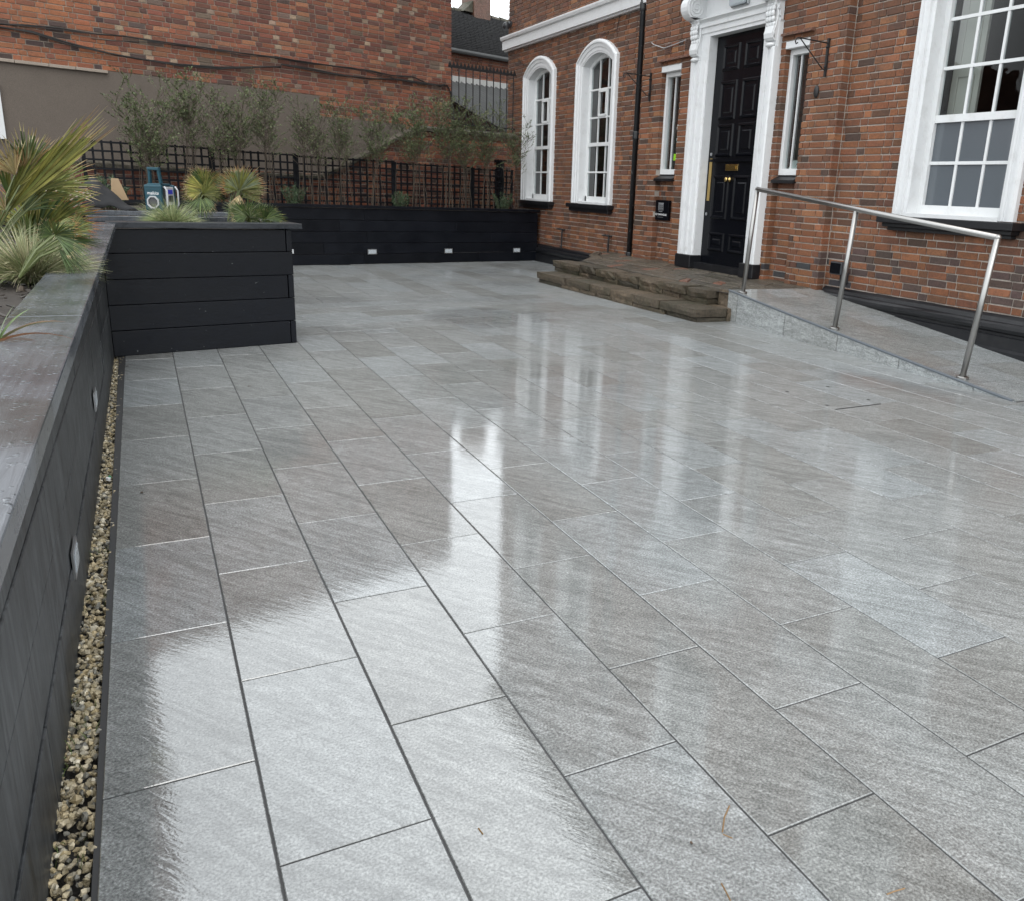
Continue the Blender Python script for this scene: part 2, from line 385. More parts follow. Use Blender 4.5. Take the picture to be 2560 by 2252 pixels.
def slab_mesh(poly, gap=.0026, ch=.0020, top=0., th=.018):
    A = inset(poly, gap); B = inset(A, ch); n = len(A)
    vs = [(p.x, p.y, top) for p in B] + [(p.x, p.y, top - ch) for p in A] + [(p.x, p.y, top - th) for p in A]
    fs = [tuple(range(n))] + [(n + i, n + (i + 1) % n, (i + 1) % n, i) for i in range(n)] + [(2 * n + i, 2 * n + (i + 1) % n, n + (i + 1) % n, n + i) for i in range(n)]
    return MB().add(vs, fs)
def area(p): return abs(sum(p[i][0] * p[(i + 1) % len(p)][1] - p[(i + 1) % len(p)][0] * p[i][1] for i in range(len(p)))) / 2
_shared = {}
def put_slab(parent, poly, key=None, mat='slab', z=0., tilt=.0011):
    cx = sum(p[0] for p in poly) / len(poly); cy = sum(p[1] for p in poly) / len(poly)
    loc = [(p[0] - cx, p[1] - cy) for p in poly]
    if key and key in _shared: me = _shared[key]
    else:
        me = slab_mesh(loc).mesh('paving_slab'); me.materials.append(M[mat])
        if key: _shared[key] = me
    o = bpy.data.objects.new('paving_slab', me); C.objects.link(o); o.parent = parent
    o.location = Vector((cx, cy, z)) - wloc(parent); o.rotation_euler = (rnd.gauss(0, tilt), rnd.gauss(0, tilt), 0)
    return o
def grout(parent, poly, z=-.0035):
    MB().add([(p[0], p[1], z) for p in poly], [tuple(range(len(poly)))]).build('grout', M['grout'], parent)
pav = struct('paving', (2, 4, 0)); band = struct('paving_band', (3, 9, 0)); farp = struct('far_paving', (4, 12, 0))
for k in range(-1, 21):
    for m_ in range(-3, 14):
        off = 1 if k % 2 == 0 else 0
        v = V0 + .36496 * (2 * m_ + off - 2)
        u = U0 + TW * k
        poly = [uv(u, v), uv(u + TW, v), uv(u + TW, v + TL), uv(u, v + TL)]
        full = poly
        poly = clip(poly, lambda p: BF(p[0]) - p[1])
        if k < 3: poly = clip(poly, lambda p: 7.6 - p[1]) if poly else poly
        if len(poly) < 3 or area(poly) < .004: continue
        c = (sum(p[0] for p in poly) / len(poly), sum(p[1] for p in poly) / len(poly))
        if c[1] < .2 or (c[0] > 6.1 and c[1] > 3.9): continue
        put_slab(pav, poly, 'full%d' % (abs(area(poly) - TW * TL) < 1e-6) if abs(area(poly) - TW * TL) < 1e-6 else None)
a, b, c, d = uv(U0 - TW, .05), uv(7.2, .05), (7.2, BF(7.2)), (-.3, BF(-.3)); grout(pav, [a, b, c, d])
ang = math.atan(.148); dx, dy = math.cos(ang), math.sin(ang)
BO = (1.42 - 1.5 * dx, 7.865 - 1.5 * dy)
for r_ in range(5):
    for k in range(-1, 12):
        w_ = .378; u = k * .664 + (.52 if r_ % 2 else .188) + .02 * r_
        u_, u2 = u, u + .664
        f = lambda uu, vv: (BO[0] + dx * uu - dy * vv * .9, BO[1] + dy * uu + dx * vv)
        poly = [f(u_, r_ * w_), f(u2, r_ * w_), f(u2, r_ * w_ + w_), f(u_, r_ * w_ + w_)]
        cx = (poly[0][0] + poly[2][0]) / 2
        if cx < .9 or cx > 6.2: continue
        put_slab(band, poly, 'band', tilt=.0022)
grout(band, [(.3, BF(.3) - .0), (7.2, BF(7.2)), (7.2, BB(7.2) + .02), (.3, BB(.3) + .02)], -.0037)
for k in range(-1, 17):
    for m_ in range(0, 9):
        u = 1.385 + .3445 * k; v = 9.3 + .72 * m_ + (.36 if k % 2 else 0)
        f = lambda uu, vv: (uu - .021 * (vv - 10), vv)
        poly = [f(u, v), f(u + .3445, v), f(u + .3445, v + .72), f(u, v + .72)]
        poly = clip(poly, lambda p: p[1] - BB(p[0])); a0 = area(poly) if len(poly) > 2 else 0
        if a0 < .004: continue
        cx = sum(p[0] for p in poly) / len(poly); cy = sum(p[1] for p in poly) / len(poly)
        if cy > 14.5 + .196 * (cx - 2) or cx > 6.85 or (cx > 5.9 and cy < 11.3) or cx < 1.0: continue
        put_slab(farp, poly, 'far' if abs(a0 - .3445 * .72) < 1e-5 else None, tilt=.0015)
grout(farp, [(.3, BB(.3)), (7.2, BB(7.2)), (7.2, 16), (.3, 15)], -.0039)
# a lifting handle slot and four key holes of the access cover set into the paving
# gravel strip between the wall and the slabs
tray = MB()
g0 = [uv(-.325, .1), uv(-.199, .1), uv(-.199, 7.5), uv(-.29, 7.5)]
gs = MB(); pal = [(.50, .42, .27), (.56, .48, .33), (.42, .35, .22), (.33, .28, .19), (.62, .56, .43), (.2, .19, .16), (.45, .36, .21)]
for i in range(5200):
    y = .5 + 6.7 * rnd.random() ** 1.35; x = -.318 + .112 * rnd.random() - .0078 * y
    r = rnd.uniform(.006, .0125); z = -.03 + rnd.random() * .022
    base = [Vector(p) for p in ((1, 0, 0), (-1, 0, 0), (0, 1, 0), (0, -1, 0), (0, 0, 1), (0, 0, -1), (.6, .6, .6), (-.6, .6, .5), (.6, -.6, .5), (-.6, -.6, .6))]
    rot = Matrix.Rotation(rnd.random() * 6.28, 3, 'Z') @ Matrix.Rotation(rnd.random() * 6.28, 3, 'X')
    sx, sy, sz = rnd.uniform(.7, 1.35), rnd.uniform(.7, 1.2), rnd.uniform(.6, .9)
    vs = []
    for p in base:
        p = Vector((p.x * sx, p.y * sy, p.z * sz)) * r * rnd.uniform(.82, 1.12); p = rot @ p
        vs.append((x + p.x, y + p.y, z + p.z))
    k = rnd.uniform(.7, 1.1); cc = rnd.choice(pal); cc = tuple(q_ * k for q_ in cc)
    gs.add(vs, [(4, 6, 0), (4, 7, 6), (6, 2, 0), (6, 7, 2), (4, 9, 7), (7, 1, 2), (7, 9, 1), (4, 8, 9), (4, 0, 8), (8, 3, 9), (8, 0, 3), (9, 3, 1), (5, 2, 1), (5, 0, 2), (5, 3, 0), (5, 1, 3)], cc)
tag(gs.build('gravel', M['pebble']), 'pale buff gravel filling the drainage strip beside the slabs', 'gravel', kind='stuff')
# ================================================================== planters
PA = (-.2642, 7.1321); pd = Vector((.98115, .19324)); pn = Vector((-.19324, .98115))
fr_np = frame2(PA, pd, -pn)             # u along the front, d towards the camera
npl = thing('timber_planter', (.4, 7.4, 0), 'black timber planter box with a flat coping at the end of the gravel strip', 'planter')
Lp = 1.353
zs = [0.0, .197, .393, .587, .781, .962]
for i in range(5):
    z0, z1 = zs[i] + .0025, zs[i + 1] - .0025; j = rnd.uniform(-.003, .003)
    endw = .05
    MB().fbox(fr_np, -.06, Lp - (endw + .002 if i % 2 == 0 else 0), -.045, j, z0, z1).build('plank', M['timber'], npl, bevel=.003)
    # return boards of the right-hand side, lapped at the corner
    s0 = 0 if i % 2 == 0 else .047
    MB().fbox(fr_np, Lp - .045 if True else 0, Lp, -.98, -s0 - (.001 if i % 2 else -.0), z0, z1).build('plank', M['timber'], npl, bevel=.003)
    if True: MB().fbox(fr_np, 0.02, Lp - .05, -1.0, -.96, z0, z1).build('plank', M['timber'], npl)
cp = MB(); cp.fbox(fr_np, -.0, Lp + .085, -.155, .03, .969, 1.012); cp.build('coping_board', M['coping_dark'], npl, bevel=.004)
MB().fbox(fr_np, Lp - .07, Lp + .085, -1.03, -.157, .969, 1.012).build('coping_board', M['coping'], npl, bevel=.004)
MB().fbox(fr_np, -.0, Lp - .072, -1.03, -.88, .969, 1.012).build('coping_board', M['coping'], npl, bevel=.004)
MB().fbox(fr_np, -.05, Lp - .046, -.96, -.046, .6, .955).build('soil', M['soil'], npl)
# small silver corner fixings on the right-hand corner and the left inner corner
for z_, u_ in ((.765, Lp + .004),):
    MB().fbox(fr_np, u_ - .006, u_ + .006, -.01, .006, z_, z_ + .035).build('corner_fixing', M['silver'], npl)
# long left-hand planter
lpl = thing('long_planter', (-.9, 3.6, 0), 'long weathered black board planter with wet grey coping along the gravel strip', 'planter')
fx_l = lambda y, o=0: -.2915 - .0048 * y + o
def lbox(mb, y0, y1, x0, x1, z0, z1):
    vs = [(fx_l(y) + x, y, z) for z in (z0, z1) for y in (y0, y1) for x in (x0, x1)]
    return mb.add(vs, [(0, 2, 3, 1), (4, 5, 7, 6), (0, 1, 5, 4), (1, 3, 7, 5), (3, 2, 6, 7), (2, 0, 4, 6)])
cuts = [[-.4, 1.9, 4.3, 7.09], [-.4, .9, 3.2, 5.6, 7.09], [-.4, 2.4, 4.7, 7.09], [-.4, 1.4, 3.7, 6.1, 7.09], [-.4, 2.1, 5.0, 7.09]]
for i in range(5):
    for a, b in zip(cuts[i], cuts[i][1:]):
        j = rnd.uniform(-.004, .004)
        lbox(MB(), a + .002, b - .002, -.045, j, zs[i] + .0025 - (.05 if i == 0 else 0), zs[i + 1] - .0025).build('plank', M['timber_grey'], lpl, bevel=.003)
lc = lambda y: -.158 - .0085 * y
for a, b in ((-.4, 2.55), (2.552, 5.2), (5.202, 7.30)):
    vs = [(lc(y) + x, y, z) for z in (.962, 1.002) for y in (a, b) for x in (-.168, 0)]
    MB().add(vs, [(0, 2, 3, 1), (4, 5, 7, 6), (0, 1, 5, 4), (1, 3, 7, 5), (3, 2, 6, 7), (2, 0, 4, 6)]).build('coping_board', M['coping'], lpl, bevel=.004)
MB().box(-1.9, -.36, -.4, 7.3, .5, .945).build('soil', M['soil'], lpl)
MB().box(-1.96, -1.9, -.4, 7.3, 0, .96).build('back_board', M['timber'], lpl)
MB().box(-1.89, -.35, 7.302, 7.35, 0, .955).build('end_board', M['timber'], lpl)
def lwall(x, y):
    X_ = -.31
    for _ in range(6): P_ = FX(x, y, X_); X_ = fx_l(P_.y)
    return P_.y, P_.z
for yy, zz in (lwall(187, 797), lwall(145, 1112)):
    o = MB().add([(fx_l(yy + a) + d_, yy + a, zz + c_) for d_ in (.004, .010) for a, c_ in ((-.075, -.045), (.075, -.045), (.075, .045), (-.075, .045))],
             [(0, 3, 2, 1), (4, 5, 6, 7), (0, 1, 5, 4), (1, 2, 6, 5), (2, 3, 7, 6), (3, 0, 4, 7)]).build('recessed_light', M['chrome'], lpl)
    MB().add([(fx_l(yy + a) + d_, yy + a, zz + c_) for d_ in (.0105, .013) for a, c_ in ((-.055, -.028), (.055, -.028), (.055, .028), (-.055, .028))],
             [(0, 3, 2, 1), (4, 5, 6, 7), (0, 1, 5, 4), (1, 2, 6, 5), (2, 3, 7, 6), (3, 0, 4, 7)]).build('lens', M['lens'], o)
# second planter standing behind the box: only its coping and top board show
fr_b = frame2((-1.35, 8.98), pd, -pn)
bpl = thing('back_planter', (0, 9.6, 0), 'low black planter edge behind the box, carrying the radio and the folded sheet', 'planter')
for i in range(5): MB().fbox(fr_b, 0, 2.35, -.045, 0, zs[i] + .002, zs[i + 1] - .002).build('plank', M['timber'], bpl)
MB().fbox(fr_b, -.02, 2.38, -.155, .03, .969, 1.012).build('coping_board', M['coping'], bpl, bevel=.004)
MB().fbox(fr_b, -.0, 2.35, -3.2, -.05, .5, .95).build('soil', M['soil'], bpl)
MB().fbox(fr_b, 2.352, 2.40, -3.2, -.157, 0, .965).build('side_board', M['timber'], bpl)
# far planter against the boundary
FA = (2.0752, 14.2644); fr_f = frame2(FA, pd, -pn)
fpl = thing('far_planter', (3.6, 14.8, 0), 'long black timber planter under the trellis with three small lights in its face', 'planter')
zf = [0, .178, .362, .55, .74, .935]
for i in range(5):
    cutu = sorted([-3.6] + [x_ + rnd.uniform(-.2, .2) for x_ in ((-1.2, .6, 2.9) if i % 2 else (-2.1, 1.4, 3.7))] + [4.86])
    for a, b in zip(cutu, cutu[1:]):
        MB().fbox(fr_f, a + .002, b - .002, -.045, rnd.uniform(-.003, .003), zf[i] + .003, zf[i + 1] - .003).build('plank', M['timber'], fpl, bevel=.003)
MB().fbox(fr_f, -3.6, 1.2, -.13, .03, .938, .982).build('coping_board', M['timber'], fpl, bevel=.003)
MB().fbox(fr_f, 1.202, 4.885, -.13, .03, .938, .982).build('coping_board', M['timber'], fpl, bevel=.003)
MB().fbox(fr_f, -3.6, 4.85, -.85, -.05, .3, .92).build('soil', M['soil'], fpl)
for c in ((588, 367), (1075, 381), (1511, 373)):
    P = V((700 + .3914 * c[0]) / DS, (480 + .3914 * c[1]) / DS, FA, (FA[0] + pd.x, FA[1] + pd.y)); u_ = (P.x - FA[0]) / pd.x
    o = MB().fbox(fr_f, u_ - .085, u_ + .085, .0035, .009, .165, .255).build('recessed_light', M['chrome'], fpl)
    MB().fbox(fr_f, u_ - .07, u_ + .07, .0095, .012, .178, .242).build('lens', M['lens'], o)

# ================================================================== brickwork
def in_view(P):
    q_ = px(P); return q_ is not None and -30 < q_[0] < 2074 and -30 < q_[1] < 1830
def brickwork(parent, fr, u0, u1, z0, z1, blocked, colour, mat, mmat, nmax, course=.075, st=.235, hd=.113, joint=.0125, depth=.1, rec=.009, jit=.0016, name='brick'):
    """Flemish bond in a wall frame; blocked(z) gives the closed intervals of u. The largest in view become objects, the rest one stuff part"""
    bricks = []; mort = MB(); nrow = int(round((z1 - z0) / course))
    for r in range(nrow):
        za, zb = z0 + r * course, z0 + (r + 1) * course; zm = (za + zb) / 2
        iv = [(u0, u1)]
        for a, b in blocked(zm):
            nv = []
            for p, q_ in iv:
                if b <= p or a >= q_: nv.append((p, q_)); continue
                if a > p: nv.append((p, a))
                if b < q_: nv.append((b, q_))
            iv = nv
        for p, q_ in iv:
            if q_ - p < .02: continue
            p, q_ = p + rec, q_ - rec
            vs = [fr(p, -rec, za), fr(q_, -rec, za), fr(q_, -rec, zb), fr(p, -rec, zb), fr(p, -depth - .1, za), fr(p, -depth - .1, zb), fr(q_, -depth - .1, za), fr(q_, -depth - .1, zb)]
            mort.add(vs, [(0, 1, 2, 3), (4, 0, 3, 5), (1, 6, 7, 2), (0, 4, 6, 1), (3, 2, 7, 5)])
        x = u0 - (rnd.random() * .02 + (0 if r % 2 else (st + hd) / 2 + .02)); long_ = r % 2 == 0
        while x < u1:
            L = (st if long_ else hd) * rnd.uniform(.96, 1.04); a, b = x + joint / 2, x + L - joint / 2
            for p, q_ in iv:
                aa, bb = max(a, p), min(b, q_)
                if bb - aa > .005: bricks.append((aa, bb, za + joint / 2 + rnd.uniform(-.0015, .0015), zb - joint / 2 + rnd.uniform(-.0015, .0015), L < .17))
            x += L; long_ = not long_
    mort.build('mortar', mmat, parent)
    sized = []
    for i, k in enumerate(bricks):
        P = fr((k[0] + k[1]) / 2, 0, (k[2] + k[3]) / 2); q_ = px(P)
        if in_view(P): sized.append(((k[1] - k[0]) / q_[2] ** 2, i))
    sized.sort(reverse=True); top = set(i for _, i in sized[:nmax])
    stuff = MB()
    for i, k in enumerate(bricks):
        P = fr((k[0] + k[1]) / 2, 0, (k[2] + k[3]) / 2)
        mb = MB() if i in top else stuff
        o_ = rnd.uniform(-.003, .0025); cc = colour(P, k[4])
        vs = [Vector(fr(u, d, z)) for d in (o_, -depth) for u, z in ((k[0], k[2]), (k[1], k[2]), (k[1], k[3]), (k[0], k[3]))]
        vs = [v + Vector((rnd.uniform(-jit, jit), rnd.uniform(-jit, jit), rnd.uniform(-jit, jit))) for v in vs[:4]] + vs[4:]
        # worn arris: a smaller front face with a chamfer
        e = .004
        fx = [Vector(fr(u, o_ + .0025, z)) for u, z in ((k[0] + e, k[2] + e), (k[1] - e, k[2] + e), (k[1] - e, k[3] - e), (k[0] + e, k[3] - e))]
        fx = [v + Vector((rnd.uniform(-jit, jit) * .6, rnd.uniform(-jit, jit) * .6, rnd.uniform(-jit, jit))) for v in fx]
        mb.add(vs + fx, [(8, 9, 10, 11), (0, 1, 9, 8), (1, 2, 10, 9), (2, 3, 11, 10), (3, 0, 8, 11), (1, 0, 4, 5), (2, 1, 5, 6), (3, 2, 6, 7), (0, 3, 7, 4)], cc)
        if i in top: mb.build(name, mat, parent, origin=P)
    if stuff.v: tag(stuff.build(name + 'work', mat, parent), kind='stuff')
def vary(c, k=.16):
    f = rnd.uniform(1 - k, 1 + k); return tuple(max(0, q_ * f * rnd.uniform(.95, 1.05)) for q_ in c)
PAL_T = [(.188, .073, .032)] * 6 + [(.170, .067, .031)] * 6 + [(.138, .057, .029)] * 5 + [(.105, .048, .028)] * 3 + [(.24, .100, .046)] * 3 + [(.07, .040, .028)]
def col_t(P, head):
    if P[2] < .75 and 6.4 < P[1] < 8.3 and rnd.random() < .22: return vary((.04, .038, .04))
    if P[2] < .9 and P[1] < 7.3 and rnd.random() < .3: return vary((.075, .048, .04))
    if P[1] > 11.4 and rnd.random() < .3: return vary((.13, .06, .036))
    return vary(rnd.choice(PAL_T))
# ================================================================== the townhouse
XW, XB = 6.92, 6.80
th = thing('brick_townhouse', (XW + 2, 9, 0), 'red brick townhouse with white arched sash windows and black panelled front door', 'house')
fr_t = lambda u, d, z: (XW - d, u, z)            # main wall: u = y, outwards = -x
fr_bay = lambda u, d, z: (XB - d, u, z)
def arch_z(y, yc, w, zs_, za):
    h = w / 2; r = (h * h + (za - zs_) ** 2) / (2 * (za - zs_)); t = (y - yc) ** 2
    return za - r + math.sqrt(max(r * r - t, 0))
WINS = [dict(yc=13.09, w=1.44, zb=1.165, zs=3.50, za=3.80), dict(yc=15.42, w=1.44, zb=1.155, zs=3.50, za=3.80)]
BIG = dict(yc=5.655, w=1.39, zb=1.27, zt=3.98)
UPW = [(yc, 5.55, 7.75, 1.36) for yc in (1.7, 5.655, 9.1, 13.09, 15.42)]
def blk_main(z):
    out = [(7.26, 11.42)]
    for k in WINS:
        if k['zb'] - .02 < z < k['za'] - .12:
            hw = k['w'] / 2 - .15
            if z > k['zs'] - .12: hw = max(.05, hw * math.sqrt(max(0, 1 - ((z - k['zs'] + .12) / (k['za'] - k['zs'] + .02)) ** 2)))
            out.append((k['yc'] - hw, k['yc'] + hw))
    if BIG['zb'] - .02 < z < BIG['zt'] - .1: out.append((BIG['yc'] - .55, BIG['yc'] + .55))
    for yc, a, b, ww in UPW:
        if a < z < b and yc != 9.1: out.append((yc - ww / 2 + .14, yc + ww / 2 - .14))
    return out
brickwork(th, fr_t, .6, 7.26, .15, 10.80, blk_main, col_t, M['brick'], M['mortar'], 170); brickwork(th, fr_t, 11.42, 17.08, .15, 10.80, blk_main, col_t, M['brick'], M['mortar'], 40)
SWL, SWR = (10.38, 10.86), (7.86, 8.18)
SWR = (7.80, 8.20); SWL = (10.38, 10.88)
def blk_bay(z):
    out = []
    if z < 3.95: out.append((8.30, 10.02))
    if .2 < z < 3.17 + .0: out += [SWL, SWR]
    if 5.55 < z < 7.75: out.append((9.1 - .55, 9.1 + .55))
    return out
brickwork(th, fr_bay, 7.24, 11.44, .3, 10.80, blk_bay, col_t, M['brick'], M['mortar'], 85)
# recessed brick aprons under and behind the side windows
fr_rec = lambda u, d, z: (XW - .03 - d, u, z)
for ya, yb in (SWL, SWR):
    for z0_, z1_ in ((.3, 1.65), (3.12, 3.27)): brickwork(th, fr_rec, ya - .04, yb + .04, z0_, z1_, lambda z: [], col_t, M['brick'], M['mortar'], 7, depth=.06)
# wall returns of the bay, gable end at the far corner, roof and rooms
MB().box(XW + .02, XW + 6, 17.0, 17.06, 0, 10.79).build('gable_wall', M['brick_far'], th)
o = MB(); o.box(XW + .2, XW + 5, .62, .7, .1, 10.7); o.box(XW + .2, XW + 5, 16.9, 16.98, .1, 10.7); o.box(XW + 4.9, XW + 5, .71, 16.89, .1, 10.7)
o.box(XW + .2, XW + 4.89, .71, 16.89, .1, .2); o.box(XW + .2, XW + 4.89, .71, 16.89, 10.6, 10.69); o.box(XW + .24, XW + 4.89, .71, 16.89, 4.3, 4.5); o.build('room', M['room'], th)
o = MB(); o.box(XW - .32, XW + 5.6, .4, 17.25, 10.805, 10.95); o.box(XW - .2, XW + 5.5, .5, 17.2, 10.951, 11.15); o.build('roof', M['white'], th)
# string course
def stringc(y0, y1):
    prof = [(0, 4.06), (.06, 4.06), (.07, 4.085), (.11, 4.09), (.115, 4.245), (.15, 4.26), (.165, 4.30), (.165, 4.325), (.0, 4.345)]
    mb = MB(); mb.loft([[(XW - d, y, z) for d, z in prof] for y in (y0, y1)])
    mb.add([(XW - d, y0, z) for d, z in prof], [tuple(range(len(prof)))]); mb.add([(XW - d, y1, z) for d, z in prof], [tuple(range(len(prof) - 1, -1, -1))])
    mb.build('string_course', M['white'], th)
stringc(11.47, 17.14); stringc(.6, 7.22)
# plinth: black painted, rolled top
def plinth(y0, y1, zt, zb=-.04):
    prof = [(0, zt + .03), (.035, zt + .005), (.05, zt - .03), (.085, zt - .035), (.105, zt - .055), (.11, zt - .085), (.095, zt - .115), (.075, zt - .125), (.075, zt - .15), (.1, zt - .16), (.1, zb)]
    if zt > .38: prof = prof[:-1] + [(.1, zt - .26), (.13, zt - .28), (.13, zb)]
    mb = MB()
    n = max(2, int((y1 - y0) / .35)); rings = []
    for i in range(n + 1):
        y = y0 + (y1 - y0) * i / n; rings.append([(XW - d - rnd.uniform(0, .004), y, z + rnd.uniform(-.005, .005)) for d, z in prof])
    mb.loft(rings); mb.add(rings[0], [tuple(range(len(prof)))]); mb.add(rings[-1], [tuple(range(len(prof) - 1, -1, -1))])
    mb.build('plinth', M['black'], th, smooth=False)
plinth(12.0, 17.12, .295); plinth(.62, 7.22, .415)
# ---- arched windows
def outline(yc, w, zb, zs_, za, n=14):
    pts = [(yc + w / 2, zb), (yc + w / 2, (zb + zs_) / 2)]
    for i in range(n + 1):
        y = yc + w / 2 - w * i / n; pts.append((y, arch_z(y, yc, w, zs_, za)))
    return pts + [(yc - w / 2, (zb + zs_) / 2), (yc - w / 2, zb)]
ARCH_PROF = [(0, -.005), (0, .055), (.03, .075), (.055, .075), (.06, .058), (.115, .05), (.12, .038), (.175, .034), (.18, .025), (.205, .022), (.21, -.16)]
def arched_window(k, label):
    yc, zb = k['yc'], k['zb']
    rings = []
    for t, d in ARCH_PROF: rings.append([(XW - d, y, z) for y, z in outline(yc, k['w'] - 2 * t, zb, k['zs'] - t * .35, k['za'] - t)])
    win = MB().loft(rings).build('arched_window', M['white'], th); win['label'] = label
    wi = k['w'] - .42; zsi, zai = k['zs'] - .0735, k['za'] - .21
    X = XW + .115
    # sash frame ring
    f = MB(); ft = .05
    rings = []
    for t, d in ((-.02, -.045), (-.02, .0), (ft, .0), (ft + .008, -.012), (ft + .008, -.045)):
        rings.append([(X - d - .0, y, z) for y, z in outline(yc, wi - 2 * t, zb + .04 if t < 0 else zb + .04, zsi - t * .35, zai - t)])
    f.loft(rings); f.box(X - .0, X + .045, yc - wi / 2 - .02, yc + wi / 2 + .02, zb + .0, zb + .125); f.build('sash_frame', M['white_sash'], win)
    MB().box(XW - .02, XW + .15, yc - wi / 2 - .005, yc + wi / 2 + .005, zb - .005, zb + .03).build('inner_sill', M['white_sash'], win)
    ww = wi - 2 * ft; ys = [yc - ww / 2 + ww * i / 3 for i in range(4)]
    zr = [zb + .125, 1.70, 2.16, 2.60, 3.05]
    for i, z in enumerate(zr[1:]):
        hgt = .03 if i == 1 else .014; dd = .0 if i != 1 else .015
        MB().box(X - dd + .004, X + .03, yc - ww / 2, yc + ww / 2, z - hgt, z + hgt).build('glazing_bar', M['white_sash'], win)
    for y in ys[1:3]: MB().box(X + .008, X + .034, y - .012, y + .012, zb + .1, arch_z(y, yc, wi - 2 * ft, zsi, zai - ft) + .03).build('glazing_bar', M['white_sash'], win)
    # small opening light in the middle pane
    v = MB()
    for a, b, c, d in ((ys[1] + .012, ys[1] + .04, 2.63, 3.03), (ys[2] - .04, ys[2] - .012, 2.63, 3.03), (ys[1] + .04, ys[2] - .04, 2.615, 2.65), (ys[1] + .04, ys[2] - .04, 3.0, 3.036)): v.box(X - .012, X + .02, a, b, c, d)
    v.build('vent_frame', M['white_sash'], win)
    zz = zr + [None]
    for r in range(5):
        for c in range(3):
            a, b = ys[c], ys[c + 1]
            if r < 4: pts = [(a, zr[r]), (b, zr[r]), (b, zr[r + 1]), (a, zr[r + 1])]
            else: pts = [(a, zr[4]), (b, zr[4])] + [(b + (a - b) * i / 5, arch_z(b + (a - b) * i / 5, yc, wi - ft, zsi, zai - ft / 2)) for i in range(6)]
            MB().add([(X + .022, y, z) for y, z in pts], [tuple(range(len(pts)))]).build('pane', M['glass'], win)
    s = MB(); s.box(XW - .13, XW + .02, yc - k['w'] / 2 - .06, yc + k['w'] / 2 + .06, zb - .075, zb - .006); s.box(XW - .09, XW + .02, yc - k['w'] / 2 - .01, yc + k['w'] / 2 + .01, zb - .14, zb - .076)
    s.build('sill', M['black'], win, bevel=.006)
arched_window(WINS[0], 'white arched sash window next to the downpipe'); arched_window(WINS[1], 'white arched sash window above the end of the far planter')
# ---- big square headed sash windows
def sash_window(yc, w, zb, zt, zrows, meet, label, frosted=(), plane=XW, detail=True):
    prof = [(0, -.005), (0, .05), (.02, .075), (.05, .075), (.055, .055), (.10, .05), (.105, .06), (.125, .06), (.13, .035), (.17, .03), (.175, -.17)]
    rings = []
    for t, d in prof: rings.append([(plane - d, yc + w / 2 - t, zb), (plane - d, yc + w / 2 - t, zt - t), (plane - d, yc - w / 2 + t, zt - t), (plane - d, yc - w / 2 + t, zb)])
    win = MB().loft(rings).build('sash_window', M['white'], th)
    if label: win['label'] = label
    wi = w - .35; X = plane + .125
    f = MB(); ft = .055
    f.box(X - .02, X + .04, yc - wi / 2 - .02, yc - wi / 2 + ft, zb, zt - .15); f.box(X - .02, X + .04, yc + wi / 2 - ft, yc + wi / 2 + .02, zb, zt - .15)
    f.box(X - .018, X + .04, yc - wi / 2 + ft, yc + wi / 2 - ft, zb, zb + .115); f.box(X - .018, X + .04, yc - wi / 2 + ft, yc + wi / 2 - ft, zt - .24, zt - .15); f.build('sash_frame', M['white_sash'], win)
    MB().box(plane - .03, plane + .16, yc - wi / 2 - .004, yc + wi / 2 + .004, zb - .01, zb + .03).build('inner_sill', M['white_sash'], win)
    ww = wi - 2 * ft; ys = [yc - ww / 2 + ww * i / 3 for i in range(4)]
    rows = [zb + .115] + zrows + [zt - .24]
    for i, z in enumerate(zrows):
        hh = .035 if i == meet else .015
        MB().box(X - (.012 if i == meet else -.004), X + .03, yc - ww / 2, yc + ww / 2, z - hh, z + hh).build('glazing_bar', M['white_sash'], win)
    for y in ys[1:3]: MB().box(X + .008, X + .034, y - .014, y + .014, zb + .1, zt - .22).build('glazing_bar', M['white_sash'], win)
    for r in range(len(rows) - 1):
        for c in range(3):
            pn_ = MB().add([(X + .022, a, b) for a, b in ((ys[c], rows[r]), (ys[c + 1], rows[r]), (ys[c + 1], rows[r + 1]), (ys[c], rows[r + 1]))], [(0, 1, 2, 3)])
            o = pn_.build('pane', M['frost' if r in frosted else 'glass'], win)
    s = MB(); s.box(plane - .17, plane + .02, yc - w / 2 - .09, yc + w / 2 + .09, zb - .075, zb - .006); s.box(plane - .12, plane + .02, yc - w / 2 - .05, yc + w / 2 + .05, zb - .115, zb - .076); s.box(plane - .07, plane + .02, yc - w / 2 - .02, yc + w / 2 + .02, zb - .15, zb - .116)
    s.build('sill', M['black'], win, bevel=.006); return win, ys, X
win, ys, X = sash_window(BIG['yc'], BIG['w'], BIG['zb'], BIG['zt'], [1.79, 2.205, 2.67, 3.11, 3.5], 1, 'big white sash window with frosted lower panes beside the handrail', frosted=(0, 1))
# folded indoor shutter seen behind the left column of panes
sh = MB(); sh.box(X + .16, X + .19, ys[3] - .30, ys[3] + .02, 2.2, 3.7)
sh.build('shutter', M['shutter'], win); s2 = MB()
for a, b in ((2.25, 2.62), (2.7, 3.6)):
    s2.box(X + .15, X + .1595, ys[3] - .24, ys[3] - .22, a, b); s2.box(X + .15, X + .1595, ys[3] - .06, ys[3] - .04, a, b); s2.box(X + .15, X + .1595, ys[3] - .219, ys[3] - .061, b - .02, b); s2.box(X + .15, X + .1595, ys[3] - .219, ys[3] - .061, a, a + .02)
s2.build('shutter_panel', M['shutter'], win)
for yc, a, b, ww in UPW: sash_window(yc, ww, a, b, [a + .45, a + .85, a + 1.25, a + 1.65], 1, None, plane=XB if yc == 9.1 else XW)
